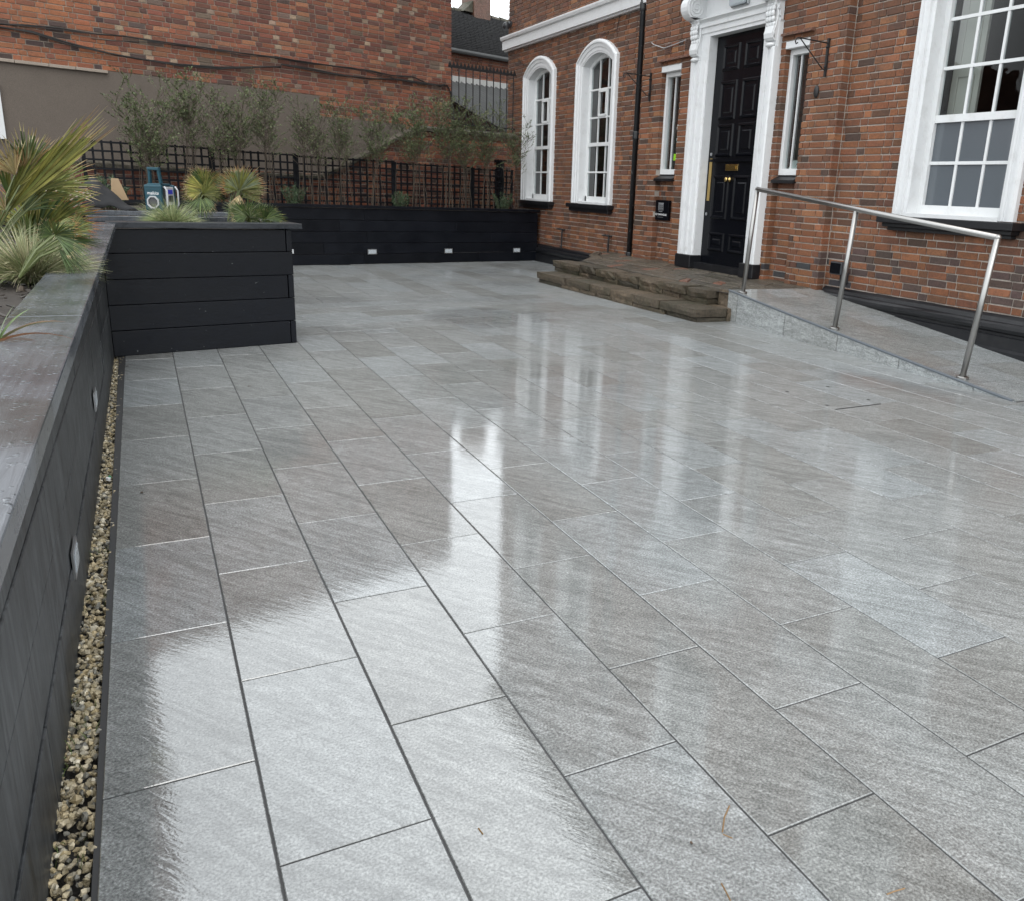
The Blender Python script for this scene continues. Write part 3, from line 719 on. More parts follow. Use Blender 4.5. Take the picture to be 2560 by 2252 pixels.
# ---- narrow side windows of the door bay
def side_window(ya, yb, label, leaflets):
    X = XW - .02; zb, zt = 1.66, 3.06
    f = MB()
    for a, b, c, d in ((ya + .001, ya + .04, zb, zt), (yb - .05, yb - .001, zb, zt), (ya + .04, yb - .05, zb, zb + .075), (ya + .04, yb - .05, zt - .06, zt)): f.box(X - .03, X + .05, a, b, c, d)
    win = f.build('side_window', M['white_sash'], th, bevel=.004); win['label'] = label
    m_ = (ya + yb) / 2
    for y in (m_ + .03, m_ - .12): MB().box(X, X + .02, y - .008, y + .008, zb + .06, zt - .05).build('glazing_bar', M['white_sash'], win)
    MB().add([(X + .022, a, b) for a, b in ((ya + .02, zb + .02), (yb - .02, zb + .02), (yb - .02, zt - .02), (ya + .02, zt - .02))], [(0, 1, 2, 3)]).build('pane', M['glass'], win)
    MB().box(XB - .012, XW - .025, ya + .002, yb - .002, 3.062, 3.14).build('lintel', M['white'], win, bevel=.004)
    s = MB(); s.prism([(XB - .035, ya + .002, 1.565), (XB - .035, ya + .002, 1.60), (XW - .028, ya + .002, 1.655), (XW - .028, ya + .002, 1.565)], (0, yb - ya - .004, 0)); s.build('sill', M['black'], win)
    MB().box(X + .30, X + .32, ya - .3, yb + .3, 1.2, 3.2).build('blind', M['blindw'], win)
    return win, X
M['blindw'] = newmat('dim_window_lining', (.10, .105, .107), .8)[0]
wl, X = side_window(*SWL, 'narrow white side window with white flowers and lime sticker', 0)
MB().box(X + .012, X + .0135, 10.5, 10.6, 1.86, 1.95).build('sticker', M['lime'], wl)
fl = MB()
for i in range(12): fl.ball((X + .12 + rnd.uniform(-.03, .03), 10.62 + rnd.uniform(-.07, .07), 2.12 + i * .022 + rnd.uniform(-.02, .02)), rnd.uniform(.025, .04), 6)
fl.tube([(X + .12, 10.62, 1.7), (X + .12, 10.62, 2.15)], .005, 5); fl.build('flowers', M['lilywhite'], wl)
wr, X = side_window(*SWR, 'narrow white side window with leaflets on its ledge', 1)
lf = MB()
for y, z_, r_ in ((8.1, 1.72, .2), (8.0, 1.73, -.3), (7.92, 1.74, .6)):
    lf.add([(X + .06, y - .05, z_), (X + .06, y + .05, z_), (X + .16, y + .05 + r_ * .1, z_ + .12), (X + .16, y - .05 + r_ * .1, z_ + .12)], [(0, 1, 2, 3)])
lf.build('leaflet', M['paper'], wr)
# tile creasing ledges over the side windows, air bricks
for ya, yb in ((10.06, 10.93), (7.74, 8.26)):
    o = MB()
    n = int((yb - ya) / .1)
    for i in range(n):
        a = ya + (yb - ya) * i / n; b_ = ya + (yb - ya) * (i + 1) / n - .006
        o.prism([(XB - .055, a, 3.20), (XB - .055, a, 3.225), (XB + .04, a, 3.262), (XB + .04, a, 3.20)], (0, b_ - a, 0))
    o.build('tile_ledge', M['creasing'] if 'creasing' in M else M['redflag'], th)
for y in (10.75, 10.24):
    a = MB(); a.box(XB - .008, XB + .02, y - .09, y + .09, 3.30, 3.44); o = a.build('air_brick', M['redflag'], th)
    h_ = MB()
    for i in range(6):
        for j in range(5): h_.box(XB - .0095, XB - .0085, y - .078 + i * .027, y - .078 + i * .027 + .016, 3.312 + j * .025, 3.312 + j * .025 + .015)
    h_.build('hole', M['iron'], o)
# ---- door
YD0, YD1 = 8.545, 9.66
door = MB().box(XB + .066, XB + .116, 8.45, 9.75, .49, 3.42).build('door', M['door'], th); door['label'] = 'tall black gloss front door with raised panels and brass fittings'
fr_d = lambda u, d, z: (XB + .066 - d, u, z)
DC = 9.105; dl, dr_ = DC + .06, DC - .06
rows = [(2.95, 3.27), (2.35, 2.83), (1.89, 2.30), (1.09, 1.655), (.66, .91)]
for za, zb in rows:
    for a, b in ((DC + .05, DC + .40), (DC - .40, DC - .05)):
        rings = []
        for t, d in ((0, 0.0005), (.012, .022), (.03, .024), (.045, .006), (.05, -.01), (.07, -.01), (.1, .012)):
            rings.append([fr_d(b - t, d, za + t), fr_d(b - t, d, zb - t), fr_d(a + t, d, zb - t), fr_d(a + t, d, za + t)])
        p = MB(); p.loft(rings, close=True); p.add(rings[-1], [(0, 1, 2, 3)]); p.build('panel', M['door'], door)
MB().fbox(fr_d, DC - .5, DC + .5, .001, .03, 1.825, 1.86).build('rail_moulding', M['door'], door)
MB().fbox(fr_d, DC + .455, DC + .515, .001, .006, 1.32, 1.87).build('finger_plate', M['brass'], door)
lb = MB().fbox(fr_d, DC - .12, DC + .145, .001, .012, 1.713, 1.793).build('letter_plate', M['brass'], door, bevel=.003)
MB().fbox(fr_d, DC - .085, DC + .11, .0125, .018, 1.735, 1.772).build('letter_flap', M['brass'], lb)
kb = MB(); kb.tube([*[fr_d(DC + .05, d_, 1.6) for d_ in (.0, .012, .02, .04, .055, .07)]], [.035, .035, .014, .014, .036, .02], 16); kb.build('door_knob', M['brass'], door, smooth=True)
for y, z_ in ((DC + .49, 1.925), (DC + .495, 1.145)): MB().disc(fr_d(y, .001, z_), (-1, 0, 0), .022, .01, 14).build('lock', M['chrome'], door)
MB().box(XB - .05, XB + .2, 8.5505, 9.6545, .40, .488).build('threshold', M['black'], door)
# ---- door surround
ds = MB()
rev = -.064
prof = [(0, -.02), (0, .10), (.03, .11), (.085, .11), (.09, .085), (.16, .085), (.165, .10), (.20, .10), (.205, .08), (.30, .075), (.31, .06), (.345, .06), (.35, rev)]
ds.loft([[(XB - d, 10.01 - t, z) for t, d in prof] for z in (.58, 3.1)])
ds.loft([[(XB - d, 8.285 + t * .75, z) for t, d in prof] for z in (.58, 3.1)])
hp = [(0, rev), (.0, .06), (.035, .06), (.045, .075), (.11, .078), (.115, .1), (.15, .1), (.17, .09), (.19, .115), (.2, .14), (.21, .14), (.215, .03), (.215, -.02)]
ds.loft([[(XB - d, y, 3.385 + t) for t, d in hp] for y in (8.27, 10.02)])
ds.box(XB - .06, XB + .02, 9.66, 10.01, 3.1, 3.386); ds.box(XB - .06, XB + .02, 8.285, 8.547, 3.1, 3.386)
for y_, sg_ in ((9.6595, 1), (8.548, -1)): ds.add([(XB - .055, y_, 3.09), (XB - .055, y_, 3.40), (XB + .064, y_, 3.40), (XB + .064, y_, 3.09)], [(0, 1, 2, 3)])
sur = ds.build('door_surround', M['white'], th)
MB().box(XB - .025, XB + .02, 8.27, 10.02, 3.601, 3.955).build('frieze', M['white'], sur)
for a, b in ((9.655, 10.025), (8.27, 8.55)): MB().box(XB - .125, XB + .2, a, b, .40, .579).build('base_block', M['black'], sur, bevel=.01)
# hood
hd_ = MB(); hp = [(-.02, 3.955), (.12, 3.955), (.14, 3.985), (.30, 3.99), (.31, 4.06), (.36, 4.08), (.40, 4.14), (.41, 4.17), (-.02, 4.21)]
ra = [[(XB - d, y, z) for d, z in hp] for y in (7.98, 10.30)]
hd_.loft(ra); hd_.add(ra[0], [tuple(range(len(hp)))]); hd_.add(ra[1], [tuple(range(len(hp) - 1, -1, -1))]); hd_.build('hood', M['white'], sur)
# scrolled console brackets
def console(yc):
    def sil():
        pts = []
        cx_, cz, R = .16, 3.74, .15
        for i in range(17):
            a = math.radians(120 - i * 17.5); pts.append((cx_ + R * math.cos(a), cz + R * math.sin(a)))
        pts += [(.10, 3.55), (.085, 3.47), (.09, 3.38), (.115, 3.30), (.13, 3.24), (.12, 3.19), (.09, 3.165), (.06, 3.16), (.055, 3.12), (.07, 3.09), (.05, 3.06), (-.02, 3.06), (-.02, 3.93)]
        return pts
    pts = sil(); mb = MB()
    from mathutils.geometry import tessellate_polygon
    n_ = len(pts); va = [Vector((XB - d - .02, yc - .076, z)) for d, z in pts]; vb = [v + Vector((0, .152, 0)) for v in va]
    tri = tessellate_polygon([[Vector((d, z, 0)) for d, z in pts]])
    mb.add(va + vb, [(i, (i + 1) % n_, n_ + (i + 1) % n_, n_ + i) for i in range(n_)] + [tuple(t_) for t_ in tri] + [tuple(n_ + k_ for k_ in t_[::-1]) for t_ in tri])
    cs = mb.build('console_bracket', M['white'], sur)
    # volute spiral in relief on both cheeks
    for sgn in (-1, 1):
        sp = []
        for i in range(44):
            a = math.radians(90 - i * 22); r = .132 * (1 - i / 50); sp.append((XB - .18 - r * math.cos(a), yc + sgn * .078, 3.74 + r * math.sin(a)))
        MB().tube(sp, .0085, 6).build('volute', M['white'], cs, smooth=True)
        MB().tube([(XB - .09, yc + sgn * .078, 3.56), (XB - .085, yc + sgn * .078, 3.44), (XB - .10, yc + sgn * .078, 3.33), (XB - .13, yc + sgn * .078, 3.25), (XB - .115, yc + sgn * .078, 3.2)], .009, 6).build('volute', M['white'], cs, smooth=True)
    lf_ = MB()      # acanthus leaf lumps down the front
    for i in range(7):
        z = 3.56 - i * .055; d = .105 + .02 * math.sin(i * .9)
        for k in (-1, 0, 1): lf_.ball((XB - d - .02, yc + k * .05, z), .036, 8, sc_=(.6, .9, 1.0))
    lf_.ball((XB - .12, yc, 3.585), .06, 10, sc_=(.8, 1.5, .5)); lf_.ball((XB - .1, yc, 3.12), .05, 8, sc_=(.9, 1.6, .6))
    lf_.build('acanthus_leaf', M['white'], cs, smooth=True)
console(9.925); console(8.375)

# ================================================================== things fixed to the townhouse
dp = thing('downpipe', (XW - .07, 11.59, .33), 'black cast iron downpipe with flaking paint beside the door bay', 'downpipe')
m, t, b = newmat('flaking_black_pipe', (.014, .015, .017), .4); q = NT(t); P = q.pos()
q.l(q.mix(q.ramp(q.noise(q.map(P, (22, 22, 9)), 1, 5, .7), [(.63, 0), (.68, 1)]), (.014, .015, .017), (.33, .34, .34)), b.inputs['Base Color']); M['pipe'] = m
MB().tube([(XW - .08, 11.59, .33), (XW - .08, 11.59, 10.8)], .042, 14).build('pipe', M['pipe'], dp, smooth=True)
for z in (.35, 2.18, 4.0, 5.9, 7.8):
    MB().tube([(XW - .08, 11.59, z), (XW - .08, 11.59, z + .02), (XW - .08, 11.59, z + .1), (XW - .08, 11.59, z + .115)], [.05, .053, .053, .047], 14).build('socket', M['pipe'], dp)
    MB().box(XW - .05, XW, 11.50, 11.68, z + .04, z + .07).build('ear', M['pipe'], dp)
def bracket(y, label, L=.42):
    X = XB - .012; o = thing('hanging_bracket', (XB, y, 2.7), label, 'bracket', 'wrought iron brackets')
    MB().box(X - .012, XB + .001, y - .014, y + .014, 2.70, 3.09).build('back_bar', M['iron'], o)
    MB().tube([(X, y, 3.04), (X - L, y, 3.05), (X - L - .03, y, 3.04), (X - L - .045, y, 3.01), (X - L - .03, y, 2.985), (X - L - .01, y, 3.0)], .0075, 6).build('arm', M['iron'], o)
    MB().tube([(X - L + .02, y, 3.045), (X - .05, y, 2.775), (X, y, 2.765)], .007, 6).build('brace', M['iron'], o)
    for z in (3.0, 2.80): MB().ball((X - .015, y, z), .017, 6).build('stud', M['iron'], o)
bracket(11.17, 'black scrolled hanging bracket near the downpipe'); bracket(7.49, 'black scrolled hanging bracket beside the narrow window with leaflets')
def textmesh(s, size, name, mat, parent, origin, ux, uz, shear=0, align='CENTER', ext=.0006):
    cu = bpy.data.curves.new(name, 'FONT'); cu.body = s; cu.size = size; cu.align_x = align; cu.align_y = 'CENTER'; cu.shear = shear; cu.extrude = ext
    ob = bpy.data.objects.new(name, cu); C.objects.link(ob); dg = bpy.context.evaluated_depsgraph_get(); me = bpy.data.meshes.new_from_object(ob.evaluated_get(dg)); C.objects.unlink(ob); bpy.data.objects.remove(ob)
    ux, uz, og = Vector(ux), Vector(uz), Vector(origin); n = ux.cross(uz)
    for v in me.vertices: v.co = ux * v.co.x + uz * v.co.y + n * v.co.z
    me.materials.clear(); me.materials.append(mat)
    o = bpy.data.objects.new(name, me); C.objects.link(o); o.parent = parent; o.location = og - wloc(parent); return o
# name plate
XS = XW - .08
sg = MB().box(XS, XW - .036, 10.53, 10.94, 1.005, 1.295).build('name_plate', M['dplate'] if 'dplate' in M else M['door'], bevel=.004)
tag(sg, 'black square wall sign with white house emblem and lettering by the door', 'sign')
textmesh('THE TOWNHOUSE', .040, 'lettering', M['text'], sg, (XS - .0015, 10.735, 1.085), (0, -1, 0), (0, 0, 1))
em = MB(); ce = 10.735; xe = XS - .002
em.box(xe, xe + .0015, ce - .075, ce + .075, 1.245, 1.255); em.box(xe, xe + .0015, ce - .065, ce + .065, 1.232, 1.239)
for i in range(5): em.box(xe, xe + .0015, ce - .062 + i * .031 - .004, ce - .062 + i * .031 + .004, 1.145, 1.231)
for z in (1.205, 1.175): em.box(xe, xe + .0015, ce - .066, ce + .066, z, z + .004)
em.box(xe, xe + .0015, ce - .05, ce + .05, 1.128, 1.134); em.build('emblem', M['text_dim'], sg)
em = MB()
for i in range(8): em.box(xe, xe + .0015, ce - .07 + i * .02 - .004, ce - .07 + i * .02 + .004, 1.045, 1.051)
em.build('small_lettering', M['text_dim'], sg)
# bulkhead lamp over the door
bl = thing('bulkhead_lamp', (XB - .05, 9.1, 3.66), 'rectangular bulkhead lamp above the front door', 'lamp')
MB().box(XB - .06, XB - .026, 8.93, 9.27, 3.655, 3.80).build('base', M['chrome'], bl, bevel=.01)
MB().box(XB - .11, XB - .061, 8.945, 9.255, 3.665, 3.79).build('diffuser', M['lens'], bl, bevel=.02)
tag(MB().ball((XB - .01, 7.60, 2.555), .065, 12, sc_=(.35, .6, 1.05)).build('door_chime', M['iron'], smooth=True), 'small black oval fitting on the brick below a bracket', 'fitting')
# floodlight low on the wall with its flex
fl = thing('floodlight', (XW - .1, 6.93, .62), 'small black floodlight low on the brick wall behind the handrail', 'floodlight')
y0 = 6.93
MB().box(XW - .17, XW - .09, y0 - .09, y0 + .09, .60, .74).build('lamp_body', M['dplastic'], fl, bevel=.012)
MB().box(XW - .176, XW - .171, y0 - .075, y0 + .075, .615, .725).build('front_glass', M['door'], fl)
MB().box(XW - .089, XW - .06, y0 - .03, y0 + .03, .63, .70).build('arm', M['dplastic'], fl); MB().box(XW - .06, XW - .0, y0 - .05, y0 + .03, .50, .62).build('junction_box', M['dplastic'], fl, bevel=.006)
MB().tube([(XW - .03, y0 + .0, .50), (XW - .02, y0 + .02, .45), (XW - .035, y0 + .01, .40), (XW - .05, y0 + .04, .36)], .007, 6).build('flex', M['cable'], fl)
# camera on the far corner
cc = thing('security_camera', (XW - .1, 16.95, 4.5), 'small black dome security camera on the corner above the white band', 'camera')
MB().disc((XW + .0, 16.95, 4.57), (-1, 0, 0), .06, .05).build('mount', M['dplastic'], cc); MB().ball((XW - .11, 16.95, 4.53), .075, 12).build('dome', M['dplastic'], cc, smooth=True)
# outside taps / old brackets low on the wall
for y, lab in ((14.13, 'rusty black iron pipe stub near the end of the far planter'), (12.33, 'rusty black iron pipe stub close to the downpipe')):
    o = thing('pipe_bracket', (XW - .1, y, .45), lab, 'pipe', 'iron pipe stubs under the arched windows')
    MB().tube([(XW + .0, y, .66), (XW - .05, y, .66), (XW - .06, y, .6), (XW - .06, y, .34)], .016, 7).build('stem', M['iron'], o)
    MB().tube([(XW - .055, y - .02, .665), (XW - .085, y + .05, .675), (XW - .11, y + .14, .67)], [.016, .018, .012], 7).build('arm', M['iron'], o)
# thin loose wires on the facade
for pts, lab in (([(1290, 75), (1305, 90), (1325, 97), (1345, 90), (1370, 80)], 'thin white wire looping from downpipe to door surround'), ([(1033, 118), (1042, 128), (1053, 133)], 'short thin wire above the arched window over the planter'), ([(1200, 70), (1232, 60), (1238, 28)], 'thin black wire running up the brick over the arched window')):
    P3 = [FX(x, y, XB - .03 if x > 1290 else XW - .02) for x, y in pts]
    tag(MB().tube(P3, .006, 5).build('wire', M['silver'] if 'white' in lab else M['cable']), lab, 'wire')

# ================================================================== stone steps
def rough_block(name, parent, fr, u0, u1, d0, d1, z0, z1, mat, amp=.009, nu=None, cut=.008):
    """a hewn block: subdivided box with noisy, rounded faces"""
    nu = nu or max(3, int((u1 - u0) / .09)); nd = max(2, int((d1 - d0) / .12)); nz = 2
    gx = [i / nu for i in range(nu + 1)]; gy = [i / nd for i in range(nd + 1)]; gz = [i / nz for i in range(nz + 1)]
    idx = {}; vs = []; fs = []; seed = rnd.random() * 100
    def vid(i, j, k):
        key = (i, j, k)
        if key not in idx:
            u, d, z = u0 + (u1 - u0) * gx[i], d0 + (d1 - d0) * gy[j], z0 + (z1 - z0) * gz[k]
            e = sum(1 for a, n_ in ((i, nu), (j, nd), (k, nz)) if a in (0, n_))
            if e >= 2:
                s_ = cut * rnd.uniform(.3, 1.3)
                if i == 0: u += s_ * .6
                if i == nu: u -= s_ * .6
                if j == nd: d -= s_
                if k == nz: z -= s_ * .8
            p = Vector(fr(u, d, z)); nn = noise.noise_vector(p * 9 + Vector((seed, 0, 0))) * amp
            if k == nz: nn.z *= .4
            p += nn; idx[key] = len(vs); vs.append(p)
        return idx[key]
    for i in range(nu):
        for j in range(nd): fs.append((vid(i, j, nz), vid(i + 1, j, nz), vid(i + 1, j + 1, nz), vid(i, j + 1, nz)))
        for k in range(nz): fs.append((vid(i, nd, k), vid(i, nd, k + 1), vid(i + 1, nd, k + 1), vid(i + 1, nd, k)))
    for j in range(nd):
        for k in range(nz):
            fs.append((vid(0, j, k), vid(0, j, k + 1), vid(0, j + 1, k + 1), vid(0, j + 1, k))); fs.append((vid(nu, j, k), vid(nu, j + 1, k), vid(nu, j + 1, k + 1), vid(nu, j, k + 1)))
    return MB().add(vs, fs).build(name, M[mat], parent)
stp = thing('stone_steps', (6, 9.6, 0), 'two worn mossy sandstone steps up to a flagged landing at the door', 'steps')
def skew(xa, xb):        # frame with the front edge running from (xa, y=11.65) to (xb, y=7.59); d = outwards
    def fr(u, d, z):
        t = (u - 7.59) / (11.65 - 7.59); return (xb + (xa - xb) * t - d, u, z)
    return fr
f1 = skew(5.25, 5.40); f2 = skew(5.60, 5.78)
def course(fr, ys_, d0, d1, z0, z1, mat='stone', amp=.010, cut=.008):
    for a, b in zip(ys_, ys_[1:]):
        rough_block('stone', stp, fr, a + .006, b - .006, d0 + .0, d1 + rnd.uniform(-.015, .012), z0, z1 + rnd.uniform(-.006, .006), mat, amp, cut=cut)
def splits(a, b, lo, hi):
    out = [a]
    while out[-1] < b - lo: out.append(min(b, out[-1] + rnd.uniform(lo, hi)))
    if b - out[-1] > .001: out[-1] = b
    return out
course(f1, splits(7.60, 11.62, .35, .75), -.56, -.012, -.02, .056)
course(f1, splits(7.585, 11.66, .5, .85), -.42, 0.0, .056, .155, cut=.010)
course(f1, [7.585, 8.02], -.55, -.421, 0, .152)                 # end stones beside the ramp
f2b = lambda u, d, z: f2(u, d, z)
course(f2, splits(7.95, 11.80, .3, .6), -.25, -.015, .150, .222, amp=.014)
course(f2, splits(7.93, 11.83, .34, .62), -.34, 0.0, .220, .322, cut=.012, amp=.014)
course(f2, [7.70, 7.925], -.6, -.15, .0, .34)
# landing: irregular flags with bits of red brick between
zl = lambda x: .322 + .085 * (x - 5.95)
def flag(poly, mat, dz=0):
    ins = inset(poly, .006); c0 = [(p[0], p[1], zl(p[0]) + dz + rnd.uniform(-.003, .003)) for p in ins]; i2 = inset([(p[0], p[1]) for p in ins], .012)
    tp = [(p[0], p[1], zl(p[0]) + dz + .012 + rnd.uniform(-.002, .002)) for p in i2]; n = len(poly)
    MB().add([(p[0], p[1], p[2] - .05) for p in c0] + c0 + tp, [(i, (i + 1) % n, n + (i + 1) % n, n + i) for i in range(n)] + [(n + i, n + (i + 1) % n, 2 * n + (i + 1) % n, 2 * n + i) for i in range(n)] + [tuple(range(2 * n, 3 * n))]).build('flagstone', M[mat], stp)
nx, xs0 = 5, [0, .21, .42, .60, .80, 1.0]
grid = {}
ny = 11
for i in range(nx + 1):
    for j in range(ny + 1):
        y = 7.36 + (12.45 - 7.36) * j / ny; xa = 5.97 if y > 7.75 else 6.0; xb = 6.905
        if y > 11.6: xa = 6.05 + (y - 11.6) * .7
        x = xa + (xb - xa) * xs0[i]
        if 0 < i < nx: x += rnd.uniform(-.07, .07)
        if 0 < j < ny: y += rnd.uniform(-.13, .13)
        if j == 0: y = 7.70 - .40 * (x - 5.9)
        grid[i, j] = (x, y)
for i in range(nx):
    for j in range(ny):
        a, b, c, d = grid[i, j], grid[i + 1, j], grid[i + 1, j + 1], grid[i, j + 1]
        if rnd.random() < .3:   # split: a sliver of red brick beside a smaller flag
            t = rnd.choice((.3, .7)); e = tuple(a[k] + (d[k] - a[k]) * t for k in (0, 1)); f = tuple(b[k] + (c[k] - b[k]) * t for k in (0, 1))
            flag([a, b, f, e], 'redflag' if t < .5 else 'flag'); flag([e, f, c, d], 'flag' if t < .5 else 'redflag')
        else: flag([a, b, c, d], 'flag')
MB().add([(5.9, 7.72, zl(5.9) - .012), (6.95, 7.28, zl(6.95) - .012), (6.95, 12.5, zl(6.95) - .012), (6.05, 11.7, zl(6.0) - .012), (5.9, 11.6, zl(5.9) - .012)], [(0, 1, 2, 3, 4)]).build('bedding', M['soil'], stp)
for a, b in ((12.15, 12.5), (11.75, 12.14)): rough_block('stone', stp, lambda u, d, z: (6.75 - .55 * (u - 12.0) * -1 - d, u, z), a, b, -.3, .0, 0, .36, 'stone')

# ================================================================== access ramp and handrail
rp = thing('access_ramp', (6.3, 5.6, 0), 'grey tiled access ramp sloping down from the landing beside the brick wall', 'ramp')
RX = lambda y: 5.63 + .0687 * (y - 3.75)
YT, YB_ = 7.68, 3.77
def rz(x, y):
    t = (x - 5.9) / .95
    zf = .002 + .347 * (y - 3.77) / (7.68 - 3.77); zw = .395 - .113 * (7.30 - y)
    return max(.002, zf * (1 - t) + zw * t + 0)
n = 12; base = []
rows_ = [(0, 7.68)] 
tops = MB()
nx_ = 4
# deck slabs in courses across the ramp
def rpt(a, y):
    x = RX(y) + .004 + (6.86 - RX(y)) * a; yy = y - (.38 * a * max(0, (y - 3.77) / 3.91)); return (x, yy)
ny_ = 9
for j in range(ny_):
    off = .5 if j % 2 else 0
    cutsa = [0, .33, .66, 1.0] if j % 2 == 0 else [0, .17, .5, .83, 1.0]
    ya, yb = 3.78 + (7.68 - 3.78) * j / ny_, 3.78 + (7.68 - 3.78) * (j + 1) / ny_
    for a, b in zip(cutsa, cutsa[1:]):
        poly = [rpt(a, ya), rpt(b, ya), rpt(b, yb), rpt(a, yb)]
        A = inset(poly, .002); cx = sum(p[0] for p in A) / 4; cy = sum(p[1] for p in A) / 4; cz = rz(cx, cy)
        vs = [(p[0], p[1], rz(p[0], p[1]) + .004) for p in A]; vs += [(v[0], v[1], v[2] - .012) for v in vs]
        MB().add(vs, [(0, 1, 2, 3)] + [(4 + i, 4 + (i + 1) % 4, (i + 1) % 4, i) for i in range(4)]).build('ramp_slab', M['slab'], rp, origin=(cx, cy, cz))
r1 = [[rpt(a, y) for a in (0, 1)] for y in (3.78, 7.68)]
MB().loft([[(p[0], p[1], rz(*p) - .002) for p in (rpt(0, 3.77 + 3.91 * i / 10), rpt(1, 3.77 + 3.91 * i / 10))] for i in range(11)]).build('grout', M['grout'], rp)
sc_y = [3.79, 4.16, 4.965, 5.775, 6.605, 7.49, 7.685]
for a, b in zip(sc_y, sc_y[1:]):
    q4 = [(RX(a + .004), a + .004), (RX(b - .004), b - .004)]
    vs = []
    for x, y in q4:
        for dx_ in (0, .012): vs += [(x + dx_ - .006, y, -.01), (x + dx_ - .006, y, max(.004, rz(x, y) - .012))]
    MB().add(vs, [(0, 1, 5, 4), (2, 6, 7, 3), (1, 3, 7, 5), (0, 2, 3, 1), (4, 5, 7, 6)]).build('riser_slab', M['slab_side'], rp, origin=((q4[0][0] + q4[1][0]) / 2, (a + b) / 2, .1))
rings = []
for i in range(14):
    y = 3.80 + 3.88 * i / 13; x = RX(y); z = rz(x, y); rings.append([(x - .010, y, z - .011), (x - .010, y, z + .002), (x - .004, y, z + .0085), (x + .012, y, z + .0085), (x + .012, y, z - .011)])
MB().loft(rings, close=True).build('edge_trim', M['trim'], rp)
MB().add([(RX(7.68), 7.684, -.02), (6.86, 7.30, -.02), (6.86, 7.30, .385), (RX(7.68), 7.684, .335)], [(0, 1, 2, 3)]).build('end_wall', M['slab_side'], rp)
hr = thing('handrail', (5.8, 5.8, .2), 'brushed stainless steel handrail on three round posts along the ramp', 'handrail')
T3 = [Vector((5.925, 7.385, 1.475)), Vector((5.822, 5.80, 1.32)), Vector((5.718, 4.228, 1.169))]; B3 = [(7.475, 0), (5.89, 0), (4.325, 0)]
ax = (T3[0] - T3[2]).normalized()
MB().tube([T3[0] + ax * .0, T3[2]], .0245, 18).build('rail', M['steel'], hr, smooth=True)
for i in range(3):
    y = B3[i][0]; x = RX(y) + .048; z = rz(x, y) + .004; Pb = Vector((x, y, z)); Tp = T3[i] if i != 1 else T3[0] + (T3[2] - T3[0]) * ((T3[0].y - 5.80) / (T3[0].y - T3[2].y))
    dn = (Tp - Pb).normalized()
    p = MB().tube([Pb + dn * .0, Tp - dn * (.018 if i == 1 else .0)], .024, 18).build('post', M['steel'], hr, smooth=True)
    MB().tube([Pb + dn * -.002, Pb + dn * .018, Pb + dn * .024], [.048, .048, .040], 20).build('base_flange', M['steel'], p)
    if i != 1: MB().ball(tuple(Tp), .0255, 12).build('elbow', M['steel'], p, smooth=True)

# ================================================================== neighbouring brick building
WD = Vector((.9564, .2921)); WN = Vector((.2921, -.9564)); W0 = (5.77, 17.30)
fr_w = frame2(W0, WD, WN); uX = lambda X: (X - W0[0]) / WD.x
nb = thing('brick_building', (1, 17, 0), 'tall old brick building with brown render along its base behind the shrubs', 'building')
PAL_L = [(.30, .112, .052)] * 8 + [(.26, .095, .047)] * 5 + [(.20, .078, .045)] * 3 + [(.065, .042, .037)] * 2
PAL_R = [(.245, .088, .049)] * 6 + [(.20, .072, .044)] * 6 + [(.155, .060, .041)] * 5 + [(.12, .055, .042)] * 3 + [(.28, .12, .065)] * 3
def col_n(P, head):
    if P[0] < -.28: return vary(rnd.choice(PAL_L), .14)
    r = rnd.random()
    if P[2] > 2.9 and r < (.15 if head else .01): return vary((.30, .215, .15), .2)
    if r < .04: return vary((.085, .055, .047))
    if r < .11: return vary((.15, .10, .075))
    return vary(rnd.choice(PAL_R), .2)
uS, uT = uX(2.963), uX(4.7)
def blk_n(z):
    if z < 2.50: return [(-12, uT)]
    if z < 2.845: return [(-12, uS)]
    return []
brickwork(nb, fr_w, -8.3, 0, 1.57, 7.05, blk_n, col_n, M['brick_far'], M['mortar_far'], 300)
core = MB(); core.fbox(fr_w, -8.3, 0, -4, -.21, 0, 7.04); core.fbox(fr_w, -8.3, .0, -4, -.0, 7.05, 7.16); core.fbox(fr_w, -11, -.0, -.2, -.02, 0, 1.57); core.fbox(fr_w, -11, -8.31, -4, -.0, 1.58, 4.6); core.build('wall_core', M['darkbrick'], nb)
core = MB(); core.fbox(fr_w, -8.3, -6.72, -1.6, .0, 7.161, 14.0); core.build('chimney_stack', M['darkbrick'], nb)
rd = MB(); rd.fbox(fr_w, -11, uS, -.05, .018, 0, 2.84); rd.fbox(fr_w, uS, uT, -.05, .0175, 0, 2.495); rd.build('render', M['render'], nb)
for a, b in ((-1.95, -1.53), (-1.525, -1.12), (-1.115, -.79), (-.785, -.37)):
    MB().fbox(fr_w, uX(a), uX(b), -.02, .065, 2.80 + rnd.uniform(-.004, .004), 2.845).build('drip_stone', M['dripstone'] if 'dripstone' in M else M['mortar_far'], nb, bevel=.006)
wn = MB(); wn.fbox(fr_w, uX(-2.7), uX(-1.745), .019, .06, 1.75, 1.83); wn.fbox(fr_w, uX(-1.82), uX(-1.745), .019, .06, 1.83, 2.5); wn.fbox(fr_w, uX(-2.7), uX(-1.82), .019, .06, 2.42, 2.5); wo_ = wn.build('window_frame', M['white_sash'], nb)
MB().fbox(fr_w, uX(-2.7), uX(-1.82), .02, .03, 1.83, 2.42).build('pane', M['frost'], wo_)
